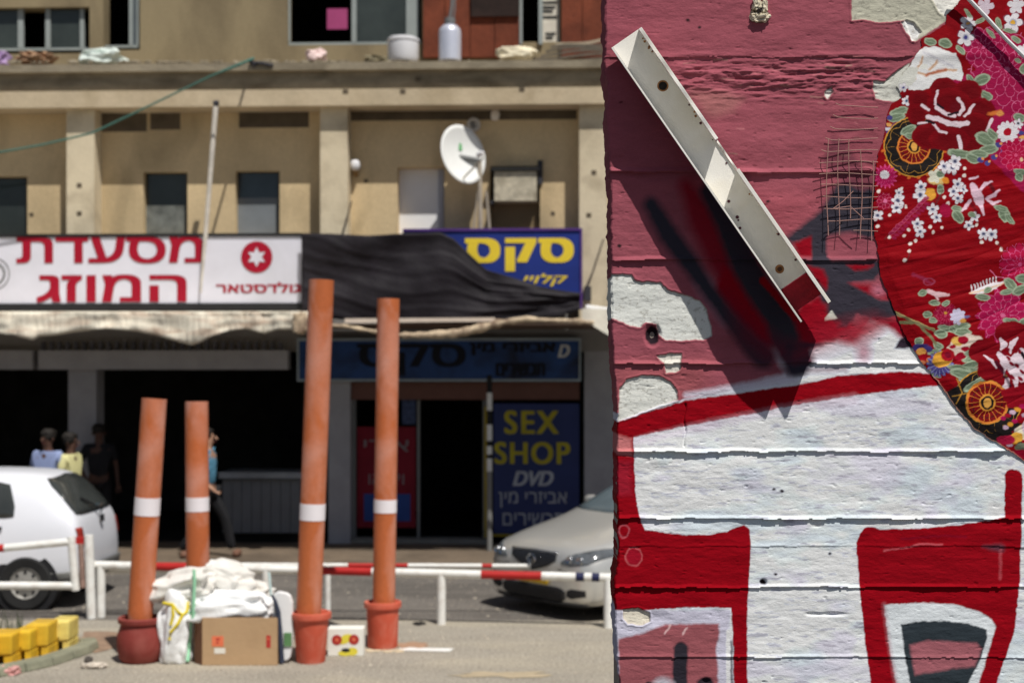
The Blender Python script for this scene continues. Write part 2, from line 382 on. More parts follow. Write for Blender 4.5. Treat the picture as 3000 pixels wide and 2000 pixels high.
# ground floor
mb = MB(FM)
mb.add([fp(-900, 1075, -.4), fp(2720, 1075, -.4), fp(2720, 1075, -.4) + Vector((0, 5, 0)), fp(-900, 1075, -.4) + Vector((0, 5, 0))], [(0, 3, 2, 1)])
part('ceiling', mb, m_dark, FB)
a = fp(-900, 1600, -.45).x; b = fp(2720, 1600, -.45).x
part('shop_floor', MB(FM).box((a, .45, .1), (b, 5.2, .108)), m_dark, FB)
fpart('facade_strip', [(-900, 720, 2720, 1030, -.25, -.45)], m_grey, FB)
m_gc = M('grey_column_render', col(150, 150, 155), var=.12, scale=3, bump=.2)
for a, b in [(-560, -480), (200, 282), (962, 1026), (1712, 1815), (2420, 2500)]:
    fpart('column', [(a, 1020, b, 1640, -.26, -.6)], m_gc, FB, label='grey ground floor column')
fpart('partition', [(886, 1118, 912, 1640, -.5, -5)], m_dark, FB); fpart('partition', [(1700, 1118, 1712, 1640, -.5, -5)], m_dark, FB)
fpart('roller_housing', [(112, 1026, 842, 1082, .0, -.25)], m_gc, FB); fpart('roller_housing', [(-500, 1026, 95, 1082, .0, -.25)], m_gc, FB)
mt = M('shutter_fringe', col(85, 85, 92), var=.3)
for i in range(30):
    x = 120 + i * 24; fpart('hook', [(x, 1000, x + 9, 1025, -.05, -.12)], mt, FB)
# shop door area
m_df = M('door_frame_metal', col(110, 112, 112), rough=.5, var=.1)
fpart('soffit', [(900, 1119, 1698, 1170, -.32, -.6)], M('brown_soffit', col(100, 70, 62), var=.15), FB)
fpart('door_frame', [(1030, 1171, 1042, 1600, -.42, -.5), (1222, 1171, 1230, 1600, -.42, -.5), (1414, 1171, 1422, 1600, -.42, -.5)], m_df, FB)
fpart('threshold', [(962, 1578, 1440, 1601, -.3, -.6)], M('stone_step', col(120, 118, 112), var=.2), FB)
for a, b in [(1870, 2090), (2110, 2380)]:
    fpart('roller_shutter', [(a, 1130, b, 1600, -.45, -.5)], m_gc, FB)

# window poster inside the door
p = thing('door_poster', 'red poster with a blue panel in the glass of the shop doorway', 'poster', FM @ fp(1130, 1545, -.46), FA)
fpart('sheet', [(1046, 1250, 1218, 1545, -.46, -.468)], M('red_poster', (.19, .010, .022), var=.15, bump=0), p)
fpart('blue_panel', [(1066, 1446, 1202, 1526, -.452, -.459)], M('blue_poster', (.03, .07, .26), var=.2, bump=0), p)
fpart('picture', [(1178, 1168, 1218, 1242, -.46, -.468)], M('poster_picture', (.05, .07, .14), var=.6, scale=20, bump=0), p)
m_pw = M('poster_white', (.22, .18, .19), bump=0)
lettering("ידיא", 1066, 1288, 1198, 1322, -.45, m_pw, p); lettering("ואידיו", 1080, 1388, 1184, 1418, -.45, m_pw, p)

# ------------------------------------------------------------------ signs
def sign_thing(name, label, cat, x, y, w): return thing(name, label, cat, FM @ fp(x, y, w), FA)
m_lightbox = M('lightbox_white', col(212, 212, 222), rough=.4, var=.04, bump=.02, stain=col(175, 175, 180), stain_scale=1.0, stain_amt=.4)
m_red = M('sign_red', col(155, 14, 40), rough=.5, var=.08, bump=0)
s = sign_thing('restaurant_sign', 'white lightbox sign with two lines of bold red lettering and a red star badge', 'shop sign', 440, 890, .25)
fpart('panel', [(-700, 694, 882, 888, .25, .12)], m_lightbox, s)
fpart('frame', [(-705, 889, 884, 908, .28, .05), (-705, 684, 884, 693, .27, .1)], M('black_metal', (.02, .02, .022), rough=.6, bump=0), s)
lettering("תדעסמ", 52, 694, 592, 770, .258, m_red, s, bold=.035)
lettering("גזומה", 112, 806, 542, 884, .258, m_red, s, bold=.035)
lettering("ראטסדלוג", 634, 827, 880, 857, .258, m_red, s, bold=.03)
c = fp(752, 753, .258); mb = MB(FM); R_ = .214
n = 40
mb.add([c + Vector((math.cos(k * 2 * math.pi / n) * R_, 0, math.sin(k * 2 * math.pi / n) * R_)) for k in range(n)], [tuple(range(n))])
part('badge', mb, m_red, s)
mb = MB(FM); pts = []
for k in range(12):
    r = .135 if k % 2 == 0 else .07; a = math.pi / 2 + k * math.pi / 6; pts.append(c + Vector((math.cos(a) * r, -.005, math.sin(a) * r)))
mb.add(pts + [c + Vector((0, -.005, 0))], [(k, (k + 1) % 12, 12) for k in range(12)])
part('star', mb, m_lightbox, s)
c = fp(-18, 802, .256); mb = MB(FM)
for r0, r1 in [(.16, .13), (.22, .205)]:
    vs = [];
    for k in range(n):
        a = k * 2 * math.pi / n; vs += [c + Vector((math.cos(a) * r0, 0, math.sin(a) * r0)), c + Vector((math.cos(a) * r1, 0, math.sin(a) * r1))]
    mb.add(vs, [(2 * k, 2 * ((k + 1) % n), 2 * ((k + 1) % n) + 1, 2 * k + 1) for k in range(n)])
part('ring_logo', mb, M('grey_print', (.2, .2, .2), bump=0), s)

m_blue = M('sign_blue', col(32, 50, 125), rough=.5, var=.12, bump=0, stain=col(25, 35, 90))
m_yel = M('sign_yellow', col(225, 195, 55), rough=.5, var=.06, bump=0)
s = sign_thing('blue_shop_sign', 'blue and yellow lettered shop sign half hidden by the black tarpaulin', 'shop sign', 1500, 905, .2)
fpart('panel', [(1180, 676, 1700, 905, .22, .1)], m_blue, s)
fpart('frame', [(1180, 669, 1706, 676, .24, .1), (1700, 676, 1706, 905, .24, .1)], M('purple_edge', col(80, 50, 120), bump=0), s)
lettering("סקס", 1370, 700, 1673, 792, .225, m_yel, s, bold=.05, cspace=1.15)
lettering("ייולק", 1535, 802, 1662, 838, .225, m_yel, s, bold=.02, shear=.25)

s = sign_thing('fascia_sign', 'dark blue fascia sign with a pale frame and a single D under the awning', 'shop sign', 1290, 1115, -.1)
m_fb = M('fascia_blue', (.014, .055, .20), rough=.4, var=.25, scale=2, bump=0, stain=(.004, .006, .02), stain_scale=1.6, stain_amt=.9)
fpart('panel', [(876, 998, 1696, 1110, -.1, -.24)], m_fb, s)
fpart('frame', [(870, 990, 1702, 998, -.08, -.24), (870, 1110, 1702, 1117, -.08, -.24), (870, 998, 876, 1110, -.08, -.24), (1696, 998, 1702, 1110, -.08, -.24)], M('fascia_frame', (.30, .36, .40), rough=.4, bump=0), s)
m_dk = M('dark_letter', (.008, .01, .018), bump=0)
lettering("סקס", 1050, 1008, 1360, 1098, -.094, m_dk, s, bold=.03)
lettering("ןימ ירזיבא", 1378, 1004, 1625, 1040, -.094, m_dk, s, bold=.05); lettering("םירישכת", 1455, 1064, 1595, 1100, -.094, m_dk, s, bold=.05)
lettering("D", 1636, 1010, 1668, 1046, -.092, M('pale_letter', (.6, .62, .62), bump=0), s, bold=.03, shear=.3)

s = sign_thing('advert_board', 'tall navy advertising panel with yellow English words above grey lettering', 'sign board', 1570, 1562, -.28)
fpart('board', [(1446, 1182, 1697, 1562, -.28, -.31)], M('navy_board', (.022, .035, .13), rough=.6, var=.15, bump=0), s)
fpart('edge_strip', [(1419, 1190, 1427, 1575, -.27, -.3), (1427, 1564, 1697, 1571, -.27, -.3)], M('yellow_edge', (.32, .24, .02), bump=0), s)
my = M('panel_yellow', (.42, .36, .03), bump=0); mg = M('panel_grey', (.40, .43, .48), bump=0)
lettering("SEX", 1480, 1203, 1634, 1270, -.272, my, s, bold=.025, cspace=1.2); lettering("SHOP", 1451, 1295, 1668, 1358, -.272, my, s, bold=.025, cspace=1.15)
lettering("DVD", 1504, 1380, 1620, 1422, -.272, mg, s, bold=.03, shear=.3)
lettering("ןימ ירזיבא", 1461, 1440, 1661, 1486, -.272, mg, s, bold=.01); lettering("םירישכת", 1473, 1502, 1653, 1538, -.272, mg, s, bold=.015)

# black tarpaulin over the sign
top = [(884, 683), (960, 684), (1080, 690), (1180, 684), (1290, 681), (1330, 700), (1380, 748), (1425, 790), (1500, 812), (1580, 838), (1640, 850), (1700, 858)]
bot = [(884, 912), (940, 930), (1000, 936), (1200, 938), (1400, 935), (1540, 936), (1600, 925), (1650, 922), (1700, 906)]
def interp(L, x):
    if x <= L[0][0]: return L[0][1]
    for (a, b), (c, d) in zip(L, L[1:]):
        if x <= c: return b + (d - b) * (x - a) / (c - a)
    return L[-1][1]
def tarp(u, v):
    x = 884 + u * 816; y = interp(bot, x) * (1 - v) + interp(top, x) * v
    f = math.sin(u * 9 + (1 - v) * 3.0 + 1.5 * math.sin(v * 4)) * .02 + math.sin(v * 8 - u * 9 + math.sin(u * 5) * 2) * .022 + .02 * mn.noise(Vector((u * 14, v * 5, 1)))
    q = v * 1.1 + .35 * math.sin(u * 2.6 + .4) + .12 * mn.noise(Vector((u * 4, v * 3, 7)))
    f += .018 * (1 - abs(math.sin(q * 13))) ** 2 * (.4 + .6 * abs(math.sin(u * 5 + 1))) + .006 * (1 - abs(math.sin(q * 31 + u * 6))) ** 2
    f += .004 * math.sin(v * 22 + u * 17) * (1 - abs(2 * v - 1))
    return fp(x, y, .36 + f + .05 * (1 - v))
mb = MB(FM).grid(tarp, 130, 40)
o = single('black_tarpaulin', mb, M('black_cloth', (.012, .009, .013), rough=.7, var=.35, scale=4, bump=.3, bscale=25), 'black cloth tarpaulin draped in folds over part of the blue sign', 'tarpaulin', smooth=True)
md = o.modifiers.new('s', 'SOLIDIFY'); md.thickness = .006

# ------------------------------------------------------------------ awnings
m_aw = M('awning_canvas', col(246, 214, 196), rough=.9, var=.08, scale=3, bump=.3, stain=col(150, 108, 80), stain_scale=3.5, stain_amt=.6, stretch=(.7, 1, 3))
AW = 1.65
vb = [(-600, 985), (-400, 960), (-200, 985), (0, 977), (35, 980), (70, 990), (98, 996), (115, 985), (160, 982), (220, 972), (310, 962), (400, 970), (460, 982), (520, 1000), (560, 1010), (580, 1006), (620, 984), (670, 968), (720, 963), (775, 977), (810, 965), (880, 964), (905, 968)]
s = sign_thing('canvas_awning', 'cream canvas awning with a wavy torn valance left of the orange pipes', 'awning', 300, 980, AW)
def val(u, v):
    x = -600 + u * 1505; yb = interp(vb, x); y = yb * (1 - v) + 912 * v
    f = .018 * math.sin(x / 13.0 + 2 * math.sin(x / 60)) * (1 - .5 * v) + .014 * mn.noise(Vector((x / 9, v * 2, 5))) + .035 * math.sin(x / 45.0) * (1 - v) + .03 * mn.noise(Vector((x / 90, v * 3, 2)))
    return fp(x, y, AW + f)
o = part('valance', MB(FM).grid(val, 420, 8), m_aw, s, smooth=True)
md = o.modifiers.new('s', 'SOLIDIFY'); md.thickness = .004
A = fp(-600, 914, AW); B = fp(905, 914, AW); zb = fp(450, 914, AW).z
part('canopy', MB(FM).box((A.x, -AW + .01, zb - .02), (B.x, .24, zb - .005)), m_aw, s)
part('arm', MB(FM).tube([(A.x + 2.2, -AW + .03, zb - .05), (A.x + 2.2, -.2, zb - .12)], .015).tube([(B.x - .2, -AW + .03, zb - .05), (B.x - .2, -.2, zb - .12)], .015), m_df, s)
s = sign_thing('rolled_awning', 'rumpled partly rolled awning with a pale bar above the blue fascia sign', 'awning', 1350, 960, AW)
zr = fp(1300, 948, AW).z; A2 = fp(880, 950, AW); B2 = fp(2500, 950, AW)
part('canopy', MB(FM).box((A2.x, -AW + .06, zr - .01), (B2.x, .24, zr + .004)), M('shading_canvas', (.12, .08, .06), var=.2), s)  # roof sheet added to shade the shopfronts below
part('front_bar', MB(FM).add([fp(1010, 933, AW + .03), fp(1450, 930, AW + .03), fp(1450, 941, AW + .03), fp(1010, 946, AW + .03), fp(1010, 933, AW - .03), fp(1450, 930, AW - .03), fp(1450, 941, AW - .03), fp(1010, 946, AW - .03)],
     [(0, 3, 2, 1), (4, 5, 6, 7), (0, 1, 5, 4), (2, 3, 7, 6), (1, 2, 6, 5), (0, 4, 7, 3)]), M('pale_bar', col(205, 190, 175), var=.1), s)
m_roll = M('rolled_canvas', col(200, 175, 148), var=.45, scale=9, bump=.8, stain=col(84, 56, 46), stain_scale=6, stain_amt=.85)
roll = [(905, 958), (960, 953), (1010, 955), (1080, 968), (1160, 982), (1250, 981), (1340, 976), (1400, 962), (1470, 945), (1540, 934), (1600, 938), (1680, 940), (1740, 945)]
rr = [.03, .035, .03, .03, .035, .06, .075, .075, .06, .05, .035, .04, .04]
P_ = [];Rr = []
for i in range(90):
    x = 905 + i * (1740 - 905) / 89; P_.append(fp(x, interp(roll, x), AW + .05)); Rr.append(interp([(roll[k][0], rr[k]) for k in range(13)], x) * (.75 + .10 * math.sin(i * 1.3) + .30 * mn.noise(Vector((i * .35, 3, 1)))))
part('rolled_canvas', MB(FM).tube(P_, Rr, 10), m_roll, s, smooth=True)
def flap(u, v):
    x = 1705 + u * 300; y = (950 + u * 300 * .45) * v + (912 + u * 20) * (1 - v) if False else (903 + (u * 300) * .03) * (1 - v) + (935 + min(u * 300, 110) * .6) * v
    return fp(x, y, AW + .05 + .02 * math.sin(u * 20))
part('corner_flap', MB(FM).grid(lambda u, v: flap(u, 1 - v), 24, 4), M('pale_canvas', col(225, 215, 200), var=.1, bump=.2), s, smooth=True)
part('collar', MB(FM).blob(fp(880, 945, AW + .03), (.09, .06, .13), 3, .35, 3), m_roll, s, smooth=True)
# ------------------------------------------------------------------ things on the terrace edge
def fthing(name, label, cat, x, y, w, group=None): return thing(name, label, cat, FM @ fp(x, y, w), FA, group)
def frad(px, w=0.0): return px / FPX * (FD - w) * 1.0
m_wp = M('white_plastic', col(215, 215, 218), rough=.5, var=.08, bump=.05)
c = fp(1181, 183, -.12); r = .215
single('plastic_tub', MB(FM).lathe([(r * .9, 0), (r, .05), (r, .27), (r * 1.05, .28), (r * 1.05, .31), (r * .9, .33), (0, .34)], c, 28), m_wp, 'white round plastic tub on the terrace edge beside the metal cylinder', 'tub', smooth=True)
t = fthing('gas_cylinder', 'silver metal cylinder with a thin pipe standing on the terrace edge', 'cylinder', 1318, 180, -.1)
c = fp(1318, 183, -.1); m_cyl = M('galvanised', col(205, 208, 222), rough=.35, metal=.35, var=.1, bump=.03)
part('tank', MB(FM).lathe([(.13, 0), (.155, .02), (.155, .40), (.145, .45), (.10, .50), (.05, .52), (0, .525)], c, 28), m_cyl, t, smooth=True)
part('neck_ring', MB(FM).lathe([(.055, .515), (.075, .53), (.075, .60), (.05, .61), (0, .61)], c, 16), m_df, t, smooth=True)
part('pipe', MB(FM).tube([c + Vector((.0, 0, .6)), c + Vector((.03, .0, .8)), c + Vector((.02, 0, 1.4))], .022).tube([c + Vector((.05, 0, .6)), c + Vector((.07, .0, .75)), c + Vector((.07, 0, 1.4))], .012), m_df, t, smooth=True)
def fblob(name, x0, y0, x1, y1, w, d, mat, label, cat, seed, amp=.3, freq=1.6):
    c = fp((x0 + x1) / 2, (y0 + y1) / 2, w); a = fp(x0, y1, w); b = fp(x1, y0, w)
    return single(name, MB(FM).blob(c, ((b.x - a.x) / 2 * 1.05, d, (b.z - a.z) / 2 * 1.05), seed, amp, 4, freq, floor=a.z), mat, label, cat, smooth=True)
fblob('cloth_bundle', 900, 146, 955, 186, -.1, .15, M('pink_cloth', col(222, 195, 190), var=.1), 'small pale pink bundle on the terrace edge below the pink notice', 'bundle', 2)
fblob('plastic_bag', 236, 148, 352, 192, -.1, .2, M('pale_bag', col(205, 215, 208), var=.08), 'crumpled white bag on the terrace edge below the left window', 'bag', 3, .4)
fblob('purple_bag', -30, 154, 22, 200, -.05, .15, M('purple_bag', col(165, 140, 180), var=.15), 'pale purple bag at the far left of the terrace edge', 'bag', 4, .4)
fblob('rubble_heap', 60, 158, 155, 190, -.15, .15, M('rubble', col(150, 120, 95), var=.5, scale=12), 'small brown heap of rubbish on the terrace edge between two bags', 'heap', 5, .6, 2.5)
fblob('rubble_heap', 1070, 166, 1130, 190, -.1, .12, M('rubble2', col(120, 112, 90), var=.4, scale=12), 'low mossy lump of rubble left of the white tub', 'heap', 6, .5, 2)
fblob('cement_bag', 1462, 138, 1565, 186, -.1, .2, M('cream_bag', col(226, 212, 185), var=.06), 'cream sack lying on the terrace edge left of the grey boards', 'sack', 7, .3)
t = fthing('board_pile', 'pile of warped grey weathered boards at the right end of the terrace edge', 'boards', 1660, 185, -.2)
m_wd = M('weathered_board', col(120, 112, 100), var=.35, scale=4, stretch=(1, 4, 8), bump=.4)
for i in range(6):
    y0 = 172 - i * 8; x0 = 1556 + i * 14
    def bd(u, v, y0=y0, x0=x0, i=i):
        return fp(x0 + u * (1768 - x0), y0 - 14 * u * (i / 3) + 6 * math.sin(u * 4 + i), -.05 - .3 * v - .02 * i)
    o = part('board', MB(FM).grid(bd, 16, 1), m_wd if i != 5 else M('pale_board', col(205, 190, 165)), t)
    md = o.modifiers.new('s', 'SOLIDIFY'); md.thickness = .035
# debris strip along the ledge
t = fthing('concrete_rubble', 'scattered concrete crumbs lying along the edge of the terrace', 'rubble', 800, 183, 0); t['kind'] = 'stuff'
mb = MB(FM)
for i in range(130):
    x = random.uniform(0, 1760); c = fp(x, 183, random.uniform(-.02, .14)); s_ = random.uniform(.01, .045)
    mb.blob(c, (s_ * random.uniform(.8, 2.2), s_, s_ * .7), i, .5, 1)
o = part('crumbs', mb, m_band, t); o['kind'] = 'stuff'

# middle storey fittings
t = fthing('satellite_dish', 'white oval satellite dish on a mast in front of the middle storey wall', 'satellite dish', 1420, 685, .15)
dc = fp(1357, 452, .12); ax = Vector((.66, -.70, .2)).normalized()
up = Vector((0, 0, 1)); bx = ax.cross(up).normalized(); by = bx.cross(ax)
# tilt the oval
tl = math.radians(8); bx, by = bx * math.cos(tl) + by * math.sin(tl), by * math.cos(tl) - bx * math.sin(tl)
mb = MB(FM); vs = [dc - ax * .085]; fs = []
NR, NS = 8, 40
for i in range(1, NR + 1):
    q = i / NR
    for k in range(NS):
        a = 2 * math.pi * k / NS
        vs.append(dc + (bx * math.cos(a) * .385 + by * math.sin(a) * .42) * q - ax * .085 * (1 - q * q))
for k in range(NS):
    fs.append((0, 1 + k, 1 + (k + 1) % NS))
    for i in range(NR - 1):
        fs.append((1 + i * NS + k, 1 + (i + 1) * NS + k, 1 + (i + 1) * NS + (k + 1) % NS, 1 + i * NS + (k + 1) % NS))
mb.add(vs, fs)
m_dish = M('dish_white', col(222, 226, 220), rough=.5, var=.05, bump=0)
o = part('dish', mb, m_dish, t, smooth=True); md = o.modifiers.new('s', 'SOLIDIFY'); md.thickness = .012
lp = dc + by * .13 - ax * .055
part('badge', MB(FM).add([lp + bx * .02 + by * .05, lp - bx * .02 + by * .05, lp - bx * .03 - by * .05, lp + bx * .03 - by * .05], [(0, 1, 2, 3)]), M('badge_green', col(95, 165, 105), bump=0), t)
mast = fp(1408, 690, -.02); mtop = fp(1405, 470, -.02)
m_mast = M('mast_metal', col(165, 155, 140), rough=.6, var=.2)
part('mast', MB(FM).tube([mast, mtop], .03).tube([fp(1436, 690, -.05), fp(1424, 560, -.03)], .018).tube([fp(1385, 690, -.05), fp(1400, 560, -.03)], .014), m_mast, t, smooth=True)
part('bracket', MB(FM).tube([mtop, dc - ax * .1], .035), m_df, t, smooth=True)
feed = dc + ax * .42 - by * .12
part('feed_arm', MB(FM).tube([dc - by * .36 - ax * .05, feed - by * .08, feed], .012), m_mast, t, smooth=True)
part('receiver', MB(FM).tube([feed, feed - ax * .1], [.03, .04]), m_wp, t, smooth=True)
t = fthing('round_vent', 'small grey ring shaped vent on the shaded wall above the satellite dish', 'vent', 1388, 365, -.28)
c = fp(1388, 367, -.29)
part('ring', MB(FM).lathe([(.06, 0), (.095, 0), (.095, .03), (.06, .03), (.06, 0)], c + Vector((0, -.02, 0)), 24, axis=(0, -1, 0)), M('vent_grey', col(190, 185, 178)), t, smooth=True)
part('hub', MB(FM).lathe([(.035, 0), (.035, .02), (0, .02)], c, 16, axis=(0, -1, 0)), M('vent_hub', col(130, 140, 150)), t, smooth=True)
t = fthing('wall_lamp', 'small white globe lamp on the wall beside the middle column', 'lamp', 1040, 500, -.2)
c = fp(1041, 484, -.2)
part('globe', MB(FM).blob(c, (.066, .066, .075), 1, 0, 3), m_wp, t, smooth=True)
part('socket', MB(FM).tube([c + Vector((0, 0.02, -.06)), c + Vector((0, .10, -.13))], .03), M('brass', col(150, 120, 80)), t, smooth=True)
t = fthing('junction_box', 'tiny white fitting hanging high on the shaded wall right of the dish', 'fitting', 1450, 335, -.25)
part('body', MB(FM).blob(fp(1451, 338, -.27), (.06, .03, .075), 5, .15, 3), M('pale_fitting', col(215, 205, 195)), t, smooth=True)
t = fthing('air_conditioner', 'weathered concrete-grey box unit fixed in the right window opening', 'air conditioner', 1510, 590, -.15)
m_ac = M('speckled_casing', col(178, 170, 150), var=.35, scale=14, bump=.3, stain=col(110, 100, 80), stain_scale=5, stain_amt=.5)
part('casing', MB(FM).fbox(1448, 502, 1572, 588, -.12, -.48), m_ac, t)
part('top_shade', MB(FM).fbox(1440, 489, 1580, 499, -.08, -.48), M('black_sheet', (.02, .02, .02)), t)
part('bracket', MB(FM).fbox(1436, 588, 1444, 596, -.1, -.48).fbox(1576, 470, 1590, 540, -.28, -.31), M('dark_iron', (.05, .05, .06)), t)
m_pole = M('old_white_pole', col(196, 190, 180), var=.25, scale=6, rough=.7)
t = fthing('leaning_pole', 'thin white pole leaning from the beam down across the restaurant sign', 'pole', 590, 855, .6)
part('pole', MB(FM).tube([fp(588, 858, .32), fp(602, 690, .35), fp(632, 312, .42)], [.014, .03, .036]), m_pole, t, smooth=True)
part('hook', MB(FM).tube([fp(626, 303, .42), fp(640, 303, .42)], .04), M('dark_iron', (.05, .05, .06)), t)
m_cab = M('green_cable', col(70, 110, 100), rough=.6, var=.1, bump=0)
cp = [(-500, 505), (-250, 480), (0, 446), (130, 423), (270, 390), (380, 338), (500, 280), (620, 222), (700, 190), (742, 172)]
mb = MB(FM)
mb.tube([fp(x, y, .8 if x < 700 else .8 - (x - 700) / 42 * .7) for x, y in cp], [.014] * 6 + [.013, .014, .02, .02])
single('green_cable', mb, m_cab, 'green cable sagging from the terrace edge out to the left', 'cable', smooth=True)
mb = MB(FM).tube([fp(738, 183, .2), fp(770, 186, .21), fp(800, 193, .2)], .022).tube([fp(730, 176, .14), fp(748, 192, .2)], .03)
single('cable_clamp', mb, M('dark_iron', (.05, .05, .06)), 'dark iron clamp holding the green cable on the terrace edge', 'clamp')
for a, lb in [([(1030, 590), (1010, 660), (1000, 692)], 'thin dark wire slanting down the foot of the middle column'), ([(1700, 880), (1735, 800), (1768, 700)], 'thin dark wire slanting up the right column beside the blue sign')]:
    single('wire', MB(FM).tube([fp(x, y, .06) for x, y in a], .010), M('dark_wire', (.06, .05, .05), bump=0), lb, 'wire')
t = fthing('wall_bracket', 'rusty bracket with a white pipe stub on the column right of the blue sign', 'bracket', 1730, 880, .1)
part('plate', MB(FM).fbox(1712, 838, 1732, 880, .06, 0), M('dark_iron', (.05, .05, .06)), t)
part('pipe', MB(FM).tube([fp(1716, 902, .15), fp(1795, 912, .15)], .045), M('white_pipe', col(225, 222, 215)), t, smooth=True)

# ------------------------------------------------------------------ at the shop front
t = fthing('bar_counter', 'grey metal serving counter with a bright top edge in the dark restaurant', 'counter', 765, 1600, -.3)
part('top', MB(FM).fbox(640, 1383, 884, 1401, -.1, -.9), M('steel_top', (.26, .28, .31), rough=.35, metal=.3), t)
for i in range(8):
    a = 652 + i * 28.5; part('front_panel', MB(FM).fbox(a, 1404, a + 27, 1560, -.2 - .004 * (i % 2), -.8), M('counter_grey', (.15, .16, .175), var=.1), t)
part('plinth', MB(FM).fbox(660, 1562, 876, 1604, -.4, -.8), m_dark, t)
t = thing('striped_pole', 'thin black and white striped street pole in front of the dark shop doorway', 'pole', gp(1434, 1612, .1))
Yp = gp(1434, 1612, .1).y
def zat(y): return CH + (1100 - y) / FPX * Yp
xp = (1434 - 1500) / FPX * Yp
mk = M('pole_black', (.02, .02, .02), bump=0); mw = M('pole_white', col(215, 215, 210), var=.1, bump=0); mgp = M('pole_grey', col(118, 118, 116), var=.1, bump=0)
for a, b, m in [(1105, 1150, mk), (1150, 1202, mw), (1202, 1243, mk), (1243, 1290, mw), (1290, 1306, mk), (1306, 1330, mw), (1330, 1342, mk), (1342, 1380, mw), (1380, 1630, mgp)]:
    part('pole_band', MB().tube([(xp, Yp, zat(b)), (xp, Yp, zat(a))], .037, 14), m, t, smooth=True)
part('cap', MB().lathe([(.04, 0), (.03, .03), (0, .035)], (xp, Yp, zat(1105)), 14), mk, t, smooth=True)

# ------------------------------------------------------------------ people
def skin_mesh(name, V, E, Rd, mat, parent, sub=1):
    me = bpy.data.meshes.new('sk'); me.from_pydata([tuple(v) for v in V], E, []); me.update()
    o = bpy.data.objects.new('sk', me); COL.objects.link(o)
    o.modifiers.new('s', 'SKIN'); 
    if not me.skin_vertices:
        bpy.context.view_layer.objects.active = o
    sd = o.modifiers.new('ss', 'SUBSURF'); sd.levels = sub; sd.render_levels = sub
    if not me.skin_vertices:
        with bpy.context.temp_override(object=o, active_object=o): bpy.ops.mesh.customdata_skin_add()
    for i, r in enumerate(Rd):
        me.skin_vertices[0].data[i].radius = (r if isinstance(r, tuple) else (r, r)); me.skin_vertices[0].data[i].use_root = (i == 0)
    dg = bpy.context.evaluated_depsgraph_get(); em = bpy.data.meshes.new_from_object(o.evaluated_get(dg))
    vs = [v.co.copy() for v in em.vertices]; fs = [tuple(p.vertices) for p in em.polygons]
    bpy.data.objects.remove(o); bpy.data.meshes.remove(em)
    R = ROOTM[parent.name]; mb = MB(); mb.v = [R @ v for v in vs]; mb.f = fs
    return part(name, mb, mat, parent, smooth=True)
